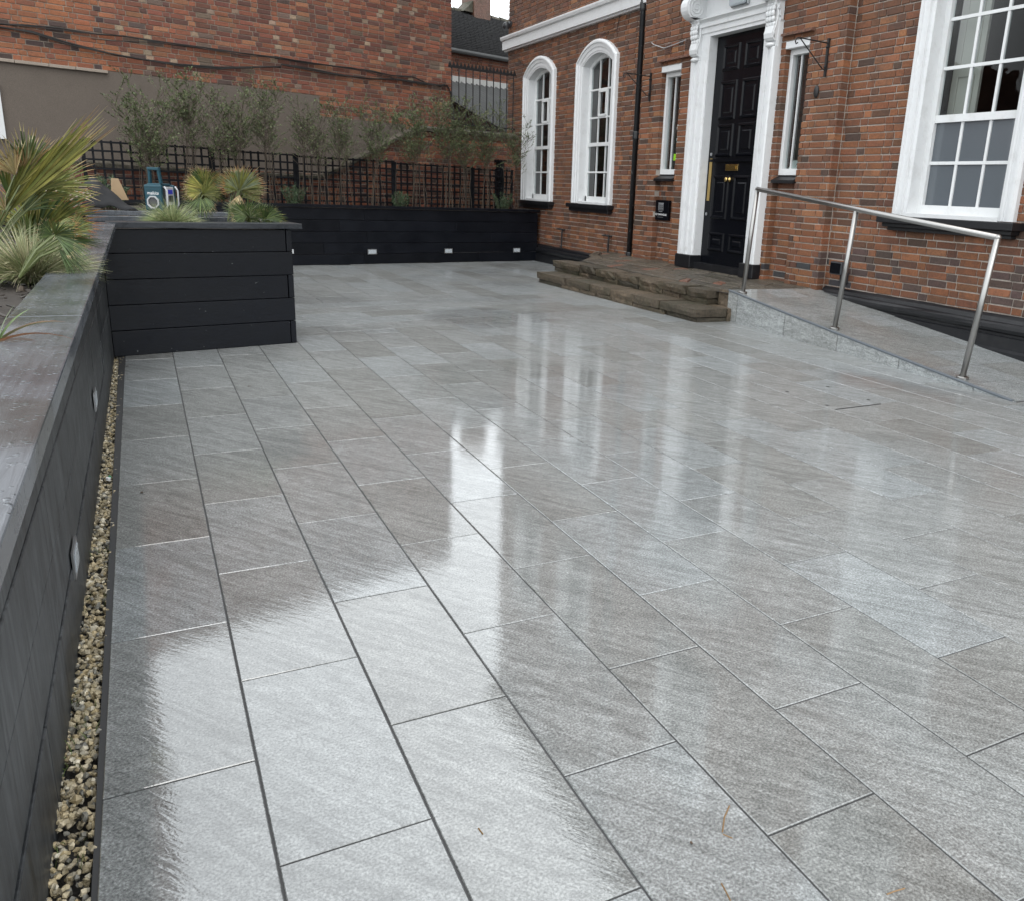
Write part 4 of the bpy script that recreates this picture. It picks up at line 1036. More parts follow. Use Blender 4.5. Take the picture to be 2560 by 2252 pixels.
# cables strung across it
fw_off = frame2((W0[0] + WN.x * .04, W0[1] + WN.y * .04), WD, WN); wb = (W0[0] + WN.x * .035, W0[1] + WN.y * .035); wb2 = (wb[0] + WD.x, wb[1] + WD.y)
up_c = [c1(*p) for p in ((-60, 176), (0, 178), (160, 182), (420, 205), (700, 250), (900, 265), (1200, 310), (1500, 350), (1800, 395), (2030, 420))] + [c2(*p) for p in ((250, 412), (500, 460), (800, 495), (950, 515), (1100, 550), (1250, 556), (1350, 605), (1450, 622), (1490, 610))]
lo_c = [c1(*p) for p in ((-60, 196), (0, 202), (230, 232), (480, 310), (780, 388), (1000, 430), (1300, 470), (1600, 492), (2030, 487))] + [c2(*p) for p in ((300, 470), (500, 500), (700, 540), (950, 575), (1150, 577), (1300, 600), (1450, 622), (1500, 622), (1528, 680), (1545, 790), (1548, 880))]
thin = [c1(*p) for p in ((660, 285), (820, 300), (1100, 310), (1400, 345), (1750, 405), (2030, 424))] + [c2(*p) for p in ((300, 425), (700, 485), (900, 520), (1050, 560), (1200, 590), (1380, 615), (1480, 618), (1515, 660), (1535, 780))]
for k, (pts, r, lab) in enumerate(((up_c, .011, 'upper black cable sagging across the brick building'), (lo_c, .014, 'lower black cable dropping down the corner of the brick building'), (thin, .006, 'thin black wire following the cables on the brick building'))):
    P3 = [V(x, y, wb, wb2) + Vector((WN.x, WN.y, 0)) * (.012 * k) for x, y in pts]
    mb = MB(); mb.tube(P3, r, 6)
    if k < 2:
        P4 = [p + Vector((0, -.012, .018 * math.sin(i * 1.7) - .012)) for i, p in enumerate(P3)]; mb.tube(P4, r * .7, 6)
    tag(mb.build('cable', M['cable']), lab, 'cable')
# ================================================================== boundary wall with swept coping
WA = (FA[0] + pn.x * 1.02, FA[1] + pn.y * 1.02); fr_bw = frame2(WA, pd, -pn); ubX = lambda X: (X - WA[0]) / pd.x
bw = thing('boundary_wall', (3, 15.6, 0), 'low brick boundary wall whose mossy coping sweeps up towards the townhouse', 'wall')
def ztop(u):
    a, b = .80, 2.85
    if u <= a: return 1.475 + .03 * max(0, -u - 1)
    if u >= b: return 2.43
    t = (u - a) / (b - a); t2 = t * t * (3 - 2 * t); return 1.475 + .955 * (.35 * t2 + .65 * t)
def blk_bw(z):
    us = np.linspace(-3.6, 4.98, 300); ok = np.array([ztop(u) - .10 > z for u in us])
    if ok.all(): return []
    if not ok.any(): return [(-9, 9)]
    i = int(np.argmax(ok)); return [(-9, us[i])]
def col_b(P, head):
    if rnd.random() < .12: return vary((.09, .06, .05))
    return vary(rnd.choice(PAL_R), .22)
brickwork(bw, fr_bw, -3.6, 4.98, .35, 2.33, blk_bw, col_b, M['brick_far'], M['mortar_far'], 240)
us = [-3.6 + .42 * i for i in range(21)]; us[-1] = 4.98
for a, b in zip(us, us[1:]):
    za, zb = ztop(a), ztop(b); g = .006
    s_ = [(.06, -.10), (.06, -.045), (-.06, 0.0), (-.24, -.045), (-.24, -.10)]
    mb = MB(); ra = [[fr_bw(u, d, z + e) for d, e in s_] for u, z in ((a + g, za), ((a + b) / 2, ztop((a + b) / 2)), (b - g, zb))]
    mb.loft(ra, close=True); mb.add(ra[0], [(0, 1, 2, 3, 4)]); mb.add(ra[2], [(4, 3, 2, 1, 0)]); mb.build('coping_stone', M['coping_stone'], bw)
    if za > 1.6 or zb > 1.6:
        mb = MB(); ra = [[fr_bw(u, d, z + e) for d, e in ((.025, -.102), (.025, -.165), (-.1, -.165), (-.1, -.102))] for u, z in ((a + g, za), (b - g, zb))]
        mb.loft(ra, close=True); mb.add(ra[0], [(0, 1, 2, 3)]); mb.add(ra[1], [(3, 2, 1, 0)]); mb.build('brick_on_edge', M['redflag'], bw)
# spiked railing on the high part of the wall
rl = thing('spiked_railing', (6.1, 16.2, 2.4), 'black iron railing with a spiked top bar between the two buildings', 'railing')
fr_r = frame2((WA[0] + pn.x * .1, WA[1] + pn.y * .1), pd, -pn); u_a, u_b = 3.50, 5.02
ztr = V(955, 139, (WA[0] + pn.x * .1, WA[1] + pn.y * .1), (WA[0] + pn.x * .1 + pd.x, WA[1] + pn.y * .1 + pd.y)).z
MB().fbox(fr_r, u_a, u_b, -.012, .012, ztr - .035, ztr).build('top_bar', M['iron'], rl); MB().fbox(fr_r, u_a, u_b, -.012, .012, 2.50, 2.53).build('bottom_bar', M['iron'], rl)
nb_ = 10
for i in range(nb_): u = u_a + .07 + (u_b - u_a - .12) * i / (nb_ - 1); MB().tube([fr_r(u, 0, 2.38), fr_r(u, 0, ztr - .01)], .0115, 6).build('bar', M['iron'], rl)
for i in range(19):
    u = u_a + .03 + (u_b - u_a - .06) * i / 18
    MB().add([fr_r(u - .036, .004, ztr + .0), fr_r(u + .036, .004, ztr + .0), fr_r(u, .0, ztr + .085), fr_r(u - .036, -.004, ztr + .0), fr_r(u + .036, -.004, ztr + .0)], [(0, 1, 2), (4, 3, 2), (3, 0, 2), (1, 4, 2)]).build('spike', M['iron'], rl)
# ================================================================== house with the tiled roof behind, and its lean-to
R0 = (8.0, 21.6); R1 = (R0[0] + WD.x, R0[1] + WD.y); fr_h = frame2(R0, WD, WN)
hz = lambda x, y: V(x, y, R0, R1).z
ze = hz(958, 114); zfl = hz(958, 163); zfl2 = hz(958, 172)
hs = thing('tiled_roof_house', (8.5, 23, 0), 'brick house with a grey tiled roof glimpsed between the two buildings', 'house')
PAL_H = [(.22, .08, .045)] * 4 + [(.26, .10, .052)] * 3 + [(.16, .06, .04)] * 3
brickwork(hs, fr_h, -2.2, 3.2, zfl - .6, ze + .02, lambda z: [], lambda P, h: vary(rnd.choice(PAL_H), .2), M['brick_far'], M['mortar_far'], 0)
MB().fbox(fr_h, -2.2, 3.2, -4.8, -.21, 0, ze - .02).build('wall_core', M['redflag'], hs)
MB().tube([fr_h(-2.2, .12, ze + .02), fr_h(3.2, .12, ze + .02)], .055, 8).build('gutter', M['corr'], hs)
Rb = (R0[0] - WN.x * 2.6, R0[1] - WN.y * 2.6); zr_ = V(955, 33, Rb, (Rb[0] + WD.x, Rb[1] + WD.y)).z
nr = 24; tl = MB()
for r in range(nr):
    d0 = .10 - 2.7 * r / nr; d1 = .10 - 2.7 * (r + 1) / nr - .05; za = ze + .06 + (zr_ - ze - .06) * r / nr; zb = ze + .06 + (zr_ - ze - .06) * (r + 1) / nr
    u = -2.3 + (.1 if r % 2 else 0)
    while u < 3.3:
        w_ = .15; k = rnd.uniform(.6, 1.25); c = (.15 * k, .15 * k, .155 * k) if rnd.random() > .12 else (.22 * k, .21 * k, .19 * k); l_ = rnd.uniform(0, .012)
        tl.add([fr_h(u, d0, za + .055 + l_), fr_h(u + w_ - .01, d0, za + .055 + rnd.uniform(0, .012)), fr_h(u + w_ - .01, d1, zb + .012), fr_h(u, d1, zb + .012), fr_h(u, d0, za), fr_h(u + w_ - .01, d0, za)], [(0, 1, 2, 3)], c); tl.add([fr_h(u, d0 + .001, za + .05 + l_), fr_h(u + w_ - .01, d0 + .001, za + .05), fr_h(u + w_ - .01, d0, za - .02), fr_h(u, d0, za - .02)], [(3, 2, 1, 0)], (.02, .02, .021)); u += w_
rf = tl.build('roof_tiles', M['slate'], hs); tag(rf, kind='stuff')
MB().add([fr_h(-2.3, .08, ze + .03), fr_h(3.3, .08, ze + .03), fr_h(3.3, -2.65, zr_ - .02), fr_h(-2.3, -2.65, zr_ - .02)], [(0, 1, 2, 3)]).build('roof_deck', M['iron'], hs)
MB().add([fr_h(-2.3, -5.3, ze), fr_h(3.3, -5.3, ze), fr_h(3.3, -2.65, zr_ - .02), fr_h(-2.3, -2.65, zr_ - .02)], [(3, 2, 1, 0)]).build('roof_back', M['iron'], hs)
for i in range(17):
    u = -2.3 + i * .33; MB().tube([fr_h(u + .01, -2.63, zr_ + .0), fr_h(u + .32, -2.63, zr_ + .0)], [.10 + rnd.uniform(0, .012), .085], 8).build('ridge_tile', M['coping_stone'], hs)
Pc = V(953, 10, Rb, (Rb[0] + WD.x, Rb[1] + WD.y)); uc = (Pc.x - Rb[0]) / WD.x
ch = MB().fbox(fr_h, uc - .30, uc + .28, -2.95, -2.35, zr_ - .4, zr_ + 1.1).build('chimney', M['redflag'], hs)
MB().fbox(fr_h, uc - .36, uc + .34, -3.0, -2.3, zr_ + .62, zr_ + .75).build('chimney_band', M['redflag'], ch)
fe = MB(); fe.add([fr_h(uc - .62, -2.4, zr_ + .02), fr_h(uc - .30, -2.4, zr_ + .02), fr_h(uc - .30, -2.4, zr_ + .33), fr_h(uc - .62, -2.9, zr_ + .02), fr_h(uc - .30, -2.9, zr_ + .02), fr_h(uc - .30, -2.9, zr_ + .33)], [(0, 1, 2), (5, 4, 3), (0, 2, 5, 3)]); fe.build('chimney_fillet', M['coping_stone'], ch)
ln = thing('lean_to_roof', (8.0, 20, 2.5), 'grey corrugated lean-to roof behind the spiked railing', 'roof')
cr = MB(); N_ = 132; ring = []
for e, (d, z) in enumerate(((.02, zfl2), (3.4, zfl2 - 1.75))):
    ring.append([fr_h(-2.2 + 5.2 * i / N_ + d * .45, d, z + .065 * math.sin(i * math.pi / 2.0 )) for i in range(N_ + 1)])
cr.loft(ring); sh_ = cr.build('corrugated_sheet', M['corr'], ln, smooth=True)
MB().fbox(fr_h, -2.2, 3.1, .002, .1, zfl2 - .02, zfl + .03, jit=.006).build('flashing', M['lead'], ln)
# ================================================================== trellis
TA = (FA[0] + pn.x * .82, FA[1] + pn.y * .82); fr_tr = frame2(TA, pd, -pn); utX = lambda X: (X - TA[0]) / pd.x
edges = [-2.75, -.95, .40, 2.2, 3.86, 4.80]
labs = ['panel behind the radio and the folded sheet', 'panel behind the fan palms of the box', 'panel where the coping begins to sweep up', 'panel in front of the high brick wall', 'short panel beside the arched window']
for (a, b), lb_ in zip(zip(edges, edges[1:]), labs):
    tp = thing('trellis_panel', fr_tr((a + b) / 2, 0, .92), 'black square trellis ' + lb_, 'trellis', 'trellis panels on the far planter')
    top = 1.79 - .012 * (a + 2.75)
    for i in range(7):
        z = 1.02 + (top - 1.035) * i / 6; MB().fbox(fr_tr, a, b, 0, .016, z - .014, z + .014).build('slat', M['trellis'], tp)
    n = max(3, int(round((b - a) / .126)))
    for i in range(n + 1):
        u = a + .02 + (b - a - .04) * i / n; wd = .026 if i in (0, n) else .014
        MB().fbox(fr_tr, u - wd, u + wd, -.018, -.001, .92, top + .012).build('slat', M['trellis'], tp)
pb = thing('gate_post', fr_tr(4.55, -.06, .9), 'short square black post at the end of the trellis by the arched window', 'post')
MB().fbox(fr_tr, 4.50, 4.62, -.16, -.04, .9, 1.86).build('post_body', M['trellis'], pb, bevel=.005); MB().fbox(fr_tr, 4.47, 4.65, -.19, -.01, 1.862, 1.90).build('post_cap', M['trellis'], pb)

# ================================================================== plants
def blade(mb, p0, direction, L, w, droop, col, seg=4, tipcol=None, side=None):
    d = Vector(direction).normalized(); p = Vector(p0)
    sd_ = side if side is not None else d.cross(Vector((rnd.uniform(-1, 1), rnd.uniform(-1, 1), rnd.uniform(-.3, .3))))
    if sd_.length < .01: sd_ = Vector((1, 0, 0))
    sd_.normalize(); vs = []; n = seg
    for i in range(n + 1):
        t = i / n; ww = w * (1 - t) ** .6 if i < n else w * .05
        vs += [p - sd_ * ww, p + sd_ * ww]; p = p + d * (L / n); d = (d + Vector((0, 0, -droop / n))).normalized()
    for i in range(n):
        c = col if tipcol is None or i < n - 1 else tipcol
        mb.add([vs[2 * i], vs[2 * i + 1], vs[2 * i + 3], vs[2 * i + 2]], [(0, 1, 2, 3)], c)
def grass(name, base, R, n, L, cols, label, up_=.9, group=None, w=.0022):
    mb = MB(); base = Vector(base)
    for i in range(n):
        a = rnd.random() * 6.283; r = math.sqrt(rnd.random()); th_ = r * 1.25
        d = Vector((math.cos(a) * math.sin(th_), math.sin(a) * math.sin(th_), math.cos(th_) * up_ + .15))
        c = vary(rnd.choice(cols), .2); blade(mb, base + Vector((math.cos(a), math.sin(a), 0)) * r * R * .35, d, L * rnd.uniform(.6, 1.1), w * rnd.uniform(.7, 1.3), rnd.uniform(.3, 1.3), c, 5)
    return tag(mb.build(name, M['leaf'], origin=base), label, 'grass', group)
GR1 = [(.16, .19, .09), (.22, .24, .13), (.30, .29, .17), (.10, .13, .06), (.36, .33, .2), (.2, .17, .09)]
grass('grass_clump', G(62, 566, .95), .12, 2600, .235, [(.30, .31, .17), (.24, .27, .13), (.42, .39, .24), (.15, .19, .08), (.48, .43, .28), (.2, .22, .11)], 'pale straw and green tussock grass beside the wet coping', w=.0017)
grass('grass_clump', fr_np(.50, -.26, .955), .11, 1200, .25, [(.19, .25, .09), (.28, .31, .15), (.37, .37, .2), (.12, .16, .06)], 'round green tussock grass at the front of the box planter', w=.0019)
grass('grass_clump', fr_b(1.5, -.3, .95), .08, 350, .21, [(.12, .16, .06), (.2, .23, .11), (.27, .27, .15)], 'small pale tussock grass beside the radio', w=.0022)
def fan_frond(parent, hub, tip, spread, nl, twist, cols, tipcols, petiole_from=None, droop=.35, wid=.034, name='frond'):
    """palmate leaf: leaflets radiate from the hub in a plane holding the axis; twist turns that plane about the axis"""
    mb = MB(); hub = Vector(hub); axis = Vector(tip) - hub; L = axis.length; axis.normalize()
    view = (hub - EYE).normalized(); lat = axis.cross(view).normalized(); lat = Matrix.Rotation(twist, 3, axis) @ lat; nrm = axis.cross(lat)
    for i in range(nl):
        a = spread * ((i + .5) / nl - .5) + rnd.uniform(-.03, .03)
        d = axis * math.cos(a) + lat * math.sin(a) + nrm * ((.18 * math.cos(a * 1.2) if spread > .6 else .0) + rnd.uniform(-.06, .06))
        li = L * (1 - .18 * abs(a) / max(.4, spread / 2)) * rnd.uniform(.88, 1.06); d.normalize()
        pl = (lat * math.cos(a) - axis * math.sin(a)).normalized()
        c = vary(rnd.choice(cols), .18); tc = vary(rnd.choice(tipcols), .2); w = L * wid * rnd.uniform(.8, 1.15)
        # two-sided folded leaflet with a midrib
        p = hub.copy(); dd = d.copy(); prev = None
        for s_ in range(6):
            t = s_ / 5; ww = w * (.25 + 1.0 * t * 2.2 if t < .35 else 1.02 * (1 - (t - .35) / .65) ** .75); ww = max(ww, w * .04)
            row = [p - pl * ww + nrm * ww * .5, p.copy(), p + pl * ww + nrm * ww * .5]
            if prev:
                cc = tc if s_ >= 5 else (c if s_ > 1 else tuple(q_ * .85 for q_ in c))
                mb.add(prev + row, [(0, 1, 4, 3), (1, 2, 5, 4)], cc)
            prev = row; p = p + dd * (li / 5); dd = (dd + Vector((0, 0, -droop / 5 * (1 + t)))).normalized()
    if petiole_from is not None: mb.tube([petiole_from, (Vector(petiole_from) + hub) / 2 + Vector((0, 0, .02)), hub], [.0045, .004, .0035], 5, (.09, .11, .035))
    return mb.build(name, M['leaf'], parent, origin=hub)
GREEN = [(.075, .115, .035), (.10, .14, .04), (.055, .085, .03)]; YEL = [(.26, .25, .06), (.32, .29, .08), (.19, .2, .05)]; OLIVE = [(.17, .18, .045), (.13, .15, .04), (.21, .2, .06)]
DRY = [(.36, .28, .14), (.42, .35, .2), (.3, .2, .1)]; ORANGE = [(.34, .15, .05), (.28, .11, .045), (.38, .2, .07)]; GREY = [(.20, .23, .13), (.15, .18, .09)]
def at(x, y, Y, dx=0): d = ray(x, y); return EYE + d * ((Y) / d.y)
def palm(base, Y, fr_list, label, name='fan_palm'):
    o = thing(name, base, label, 'palm', 'fan palms')
    MB().tube([Vector(base) - Vector((0, 0, .03)), Vector(base) + Vector((0, 0, .008)), Vector(base) + Vector((.003, 0, .02))], [.016, .012, .006], 7).build('stem', M['bark'], o)
    for hub, tip, spread, nl, tw, cols, tips, dY in fr_list:
        h_ = at(*hub, Y + dY); t_ = at(*tip, Y + dY - .05)
        fan_frond(o, h_, t_, spread, nl, tw, cols, tips, petiole_from=Vector(base) + Vector((0, 0, .05)), wid=.017 if spread < .6 else .024, droop=.06 if spread < .6 else .3)
        if spread > .8:
            for kk in range(3 if Y > 7 else 2):     # younger and older leaves round it
                ax_ = t_ - h_; hj = h_ + Vector((rnd.uniform(-.05, .05), rnd.uniform(.02, .16), rnd.uniform(-.06, .02))); ax_ = Matrix.Rotation(rnd.uniform(-.9, .9), 3, 'Y') @ ax_ * rnd.uniform(.7, 1.1)
                fan_frond(o, hj, hj + ax_ + Vector((0, rnd.uniform(-.05, .1), 0)), spread * rnd.uniform(.8, 1.2), nl, rnd.uniform(-.7, .9), cols, tips, petiole_from=Vector(base) + Vector((0, 0, .05)), wid=.022)
    return o
palm((-.62, 4.2, .945), 4.2, [
    ((15, 425), (208, 222), .34, 15, .9, YEL, DRY, -.10), ((40, 370), (196, 232), .25, 9, .5, YEL, YEL, .0), ((5, 420), (150, 270), .5, 12, .6, OLIVE, DRY, .1),
    ((55, 340), (48, 238), .95, 15, .2, GREEN + GREY, DRY, .15), ((30, 350), (-25, 265), 1.5, 14, .2, DRY, DRY, .1), ((70, 385), (128, 300), 1.1, 15, .5, OLIVE, DRY, .12), ((20, 400), (70, 300), 1.4, 16, .3, GREEN + OLIVE, DRY, .2),
    ((10, 420), (-30, 380), 1.6, 12, .3, DRY + OLIVE, DRY, -.1)], 'tall fan palm with long upright yellow-green fronds beside the grey coping')
palm((-.60, 5.0, .945), 5.0, [
    ((75, 455), (152, 330), 1.0, 18, .4, OLIVE + GREEN, YEL, 0), ((92, 455), (196, 392), 1.2, 20, .5, OLIVE, ORANGE, -.05), ((95, 470), (180, 440), 1.2, 18, .6, GREEN + YEL, ORANGE, .05),
    ((60, 440), (95, 345), 1.5, 18, .3, OLIVE, ORANGE, .1), ((85, 480), (200, 470), 1.1, 18, .5, GREEN, DRY, -.1), ((50, 470), (30, 400), 1.8, 18, .2, GREEN + OLIVE, DRY, .1), ((95, 490), (205, 505), .9, 16, .5, GREEN, ORANGE, -.15), ((60, 480), (120, 420), 1.8, 20, .2, GREEN, OLIVE, .1)], 'wide fan palm with orange tipped fronds spilling over the grey coping')
palm((-.43, 3.55, .945), 3.55, [
    ((110, 470), (200, 515), .9, 14, .6, GREEN, GREEN, 0), ((118, 480), (165, 505), 1.3, 14, .3, GREEN, DRY, .0), ((105, 470), (60, 445), 1.5, 14, .2, GREEN, DRY, .1), ((110, 470), (150, 430), 1.6, 16, .4, GREEN + OLIVE, ORANGE, .1)], 'short dark green fan palm tucked behind the tussock grass')
palm(fr_np(.72, -.62, .95), 7.9, [
    ((408, 372), (386, 325), 1.5, 20, .2, OLIVE + GREEN, DRY, .1), ((405, 378), (356, 362), 1.5, 20, .3, YEL + OLIVE, DRY, .05), ((410, 375), (440, 332), 1.5, 18, .3, GREEN + OLIVE, DRY, .15), ((400, 385), (362, 385), 1.2, 16, .3, YEL, DRY, 0), ((405, 390), (432, 365), 1.9, 18, .2, OLIVE, OLIVE, 0), ((400, 395), (395, 435), 1.9, 16, .2, GREEN, GREEN, 0), ((410, 395), (425, 430), 1.5, 14, .2, GREEN, DRY, .0)], 'green and yellow fan palm next to the radio')
palm(fr_np(1.0, -.55, .95), 7.85, [
    ((478, 380), (462, 326), 1.7, 24, .2, GREY + OLIVE, DRY, .05), ((480, 380), (512, 328), 1.5, 22, .2, OLIVE + GREY, ORANGE + DRY, .05), ((482, 382), (532, 352), 1.3, 18, .2, OLIVE, DRY, .1), ((475, 382), (440, 350), 1.2, 18, .3, OLIVE + GREY, ORANGE, 0), ((478, 390), (470, 425), 1.4, 12, .2, DRY, DRY, .0)], 'fan palm with orange tinged fans on the box planter')
palm(fr_np(1.12, -.34, .95), 7.62, [
    ((492, 432), (447, 420), 1.5, 20, .2, GREY + GREEN, GREY, 0), ((494, 430), (490, 384), 1.6, 20, .3, GREY + GREEN, GREY, .05), ((500, 434), (508, 408), 2.2, 16, .2, GREY + GREEN, DRY, 0), ((492, 434), (455, 440), 1.2, 16, .4, GREEN, DRY, -.05)], 'low grey-green fan palm at the front of the box planter')
palm(fr_np(1.27, -.24, .95), 7.6, [
    ((530, 438), (570, 420), 1.2, 18, .2, GREEN, GREEN + YEL, 0), ((528, 436), (535, 398), 1.5, 18, .2, GREEN, GREY, .05), ((526, 438), (515, 412), 1.6, 14, .2, GREEN, DRY, .03)], 'small fan palm at the outer corner of the box planter')
ml = MB()
for i in range(1500):
    x_, y_ = rnd.uniform(-.95, -.35), 1.2 + 6 * rnd.random() ** 1.3; a = rnd.random() * 6.28; r_ = rnd.uniform(.006, .018); k = rnd.uniform(.5, 1.3); tz = rnd.uniform(-.4, .4)
    c = (.03 * k, .023 * k, .017 * k) if rnd.random() > .12 else (.2 * k, .19 * k, .17 * k); ca_, sa_ = math.cos(a), math.sin(a)
    ml.add([(x_ + r_ * (p * ca_ - q_ * sa_ * .5), y_ + r_ * (p * sa_ + q_ * ca_ * .5), .949 + r_ * (.3 + tz * p) + .004 * e) for e in (0, 1) for p, q_ in ((-1, -1), (1, -.7), (1.1, .8), (-.8, 1))], [(4, 5, 6, 7), (0, 1, 5, 4), (1, 2, 6, 5), (2, 3, 7, 6), (3, 0, 4, 7)], c)
tag(ml.build('bark_mulch', M['pebble']), 'dark bark and slate chips covering the soil of the long planter', 'mulch', kind='stuff')
# strap leaves reaching over the coping at the frame's edge
st = MB(); b0 = G(-4, 682, 1.004)
for dx_, dy_, dz_, L, c in ((.5, .3, .9, .10, (.10, .15, .05)), (.8, .25, .6, .13, (.2, .2, .08)), (.9, -.05, .35, .15, (.25, .12, .06)), (.7, .5, .5, .16, (.16, .1, .06)), (.95, .1, .15, .12, (.05, .03, .02)), (.3, .2, 1, .09, (.1, .14, .05))):
    blade(st, b0, (dx_, dy_, dz_), L, .0035, .9, c, 6)
tag(st.build('strap_leaved_plant', M['leaf'], origin=b0), 'small plant with thin brown and green strap leaves arching over the coping', 'plant')
def bush(base, R, Hh, n, label, group=None, cols=((.035, .07, .03), (.05, .09, .035), (.07, .11, .05), (.03, .055, .025))):
    o = thing('evergreen_bush', base, label, 'bush', group); base = Vector(base); f = MB(); s_ = MB()
    for i in range(26):
        a = rnd.random() * 6.283; r = R * math.sqrt(rnd.random()); tipp = base + Vector((math.cos(a) * r, math.sin(a) * r, Hh * rnd.uniform(.6, 1.05) * (1 - .35 * (r / R) ** 2)))
        b2 = base + Vector((math.cos(a), math.sin(a), 0)) * r * .35; s_.tube([b2, b2.lerp(tipp, .5) + Vector((0, 0, .02)), tipp], [.005, .004, .002], 4)
        for k in range(n // 26):
            t = rnd.uniform(.12, 1.0); p = b2.lerp(tipp, t); an = rnd.random() * 6.283
            blade(f, p, (math.cos(an), math.sin(an), rnd.uniform(.3, 1.3)), rnd.uniform(.03, .055), .0035, .1, vary(rnd.choice(cols), .25), 2)
    s_.build('stem', M['bark'], o); f.build('foliage', M['leaf'], o)
bush(fr_b(1.28, -1.35, .95), .24, .40, 2600, 'dense green rosemary-like bush behind the radio')
fm = lambda x: V(x, 400, (FA[0] + pn.x * .35, FA[1] + pn.y * .35), (FA[0] + pn.x * .35 + pd.x, FA[1] + pn.y * .35 + pd.y))
for x_, r_, h_, lab in ((587, .26, .42, 'small dark green bush in the far planter behind the fan palms'), (800, .22, .32, 'small dark green bush in the middle of the far planter'), (1003, .26, .42, 'small dark green bush at the townhouse end of the far planter')):
    p = fm(x_); bush((p.x, p.y, .92), r_, h_, 1500, lab)
LEAFC = [(.085, .12, .048), (.11, .148, .06), (.14, .175, .075), (.062, .088, .038), (.17, .185, .09)]
def shrub(x, ztop_, spread, nst, nleaf, depth=.42, lean=0, cols=LEAFC, label=None, low=.48):
    p = V(x, 400, (FA[0] + pn.x * depth, FA[1] + pn.y * depth), (FA[0] + pn.x * depth + pd.x, FA[1] + pn.y * depth + pd.y)); base = Vector((p.x, p.y, .91))
    o = thing('slender_shrub', base, label or 'slender open shrub with small grey-green leaves in the far planter by the trellis', 'shrub', 'slender shrubs along the far planter')
    s_ = MB(); f = MB(); Hh = ztop_ - .91; tw = []; spread *= 1.3
    for i in range(nst):
        a = rnd.random() * 6.283; r = spread * rnd.uniform(.3, 1.); top = base + Vector((math.cos(a) * r + lean, math.sin(a) * r * .45, Hh * rnd.uniform(.72, 1.0)))
        b2 = base + Vector((rnd.uniform(-.16, .16), rnd.uniform(-.1, .1), 0)); pts = []
        for k in range(7):
            t = k / 6; q_ = b2.lerp(top, t); q_ += Vector((math.cos(a) * -r * .35 * math.sin(math.pi * t), 0, 0)) + Vector((rnd.uniform(-.02, .02), rnd.uniform(-.02, .02), 0)); pts.append(q_)
        s_.tube(pts, [.005 * (1 - .75 * k / 6) for k in range(7)], 4)
        for k in range(17):
            t = rnd.uniform(low, 1.0); j = min(5, int(t * 6)); p0 = pts[j].lerp(pts[j + 1], t * 6 - j)
            an = rnd.random() * 6.283; L = rnd.uniform(.14, .42) * (1.15 - .5 * t); d = Vector((math.cos(an), math.sin(an) * .7, rnd.uniform(.5, 1.2))).normalized(); p1 = p0 + d * L
            s_.tube([p0, p0.lerp(p1, .5) + Vector((0, 0, -.01)), p1], [.003, .0025, .0012], 3, cap=False); tw.append((p0, p1))
            for m2 in range(2):
                pa = p0.lerp(p1, rnd.uniform(.3, .9)); d2 = (d + Vector((rnd.uniform(-.8, .8), rnd.uniform(-.8, .8), rnd.uniform(-.3, .5)))).normalized(); pb_ = pa + d2 * L * .5
                s_.tube([pa, pb_], [.0018, .001], 3, cap=False); tw.append((pa, pb_))
        tw.append((pts[-2], pts[-1]))
    for i in range(int(nleaf * 2.5)):
        a, b = rnd.choice(tw); q_ = a.lerp(b, rnd.uniform(.2, 1.05)); an = rnd.random() * 6.283; d = ((b - a).normalized() * .9 + Vector((math.cos(an), math.sin(an), rnd.uniform(-.2, .7))) * .8).normalized()
        L = rnd.uniform(.017, .04); sd_ = d.cross(Vector((rnd.uniform(-1, 1), rnd.uniform(-1, 1), 1))).normalized() * L * rnd.uniform(.16, .24); c = vary(rnd.choice(cols), .25)
        f.add([q_, q_ + d * L * .5 + sd_, q_ + d * L, q_ + d * L * .5 - sd_], [(0, 1, 2, 3)], c)
    s_.build('stem', M['bark'], o); f.build('foliage', M['leaf'], o); return o
zt = lambda x, y, dd=.42: V(x, y, (FA[0] + pn.x * dd, FA[1] + pn.y * dd), (FA[0] + pn.x * dd + pd.x, FA[1] + pn.y * dd + pd.y)).z
shrub(305, zt(285, 150), .62, 15, 3400, label='widest and bushiest shrub of the far planter, in front of bare render', low=.3)
shrub(388, zt(372, 150), .36, 9, 1500, label='slender shrub next to the bushiest one, in front of bare render'); shrub(448, zt(440, 185), .32, 8, 1100, label='thin shrub behind the green and yellow fan palm'); shrub(487, zt(480, 180), .36, 9, 1400, label='slender shrub behind the orange tinged fan palm')
shrub(540, zt(538, 168), .34, 10, 1500, label='tall narrow shrub rising beside the small bush near the fan palms'); shrub(611, zt(605, 192), .30, 7, 700, label='sparse shrub in front of the stepped end of the render'); shrub(640, zt(648, 215), .28, 6, 600, label='sparse bare-stemmed shrub where the coping starts to rise')
shrub(690, zt(690, 205), .36, 9, 1300, label='open shrub before the lower slope of the swept coping'); shrub(757, zt(762, 192), .42, 9, 1700, label='leafy shrub before the upper slope of the swept coping'); shrub(834, zt(825, 195), .46, 11, 2500, label='broad leafy shrub where the swept coping levels out')
shrub(890, zt(868, 190), .42, 10, 2200, label='leafy shrub below the corner of the brick building with cables'); shrub(930, zt(938, 200), .36, 9, 1600, label='leafy shrub in front of the spiked railing, next to the brick building'); shrub(975, zt(982, 210), .34, 9, 1500, label='leafy shrub in front of the spiked railing, next to the townhouse'); shrub(1020, zt(1018, 225), .3, 8, 1100, lean=.12, label='shrub reaching in front of the arched window over the planter')
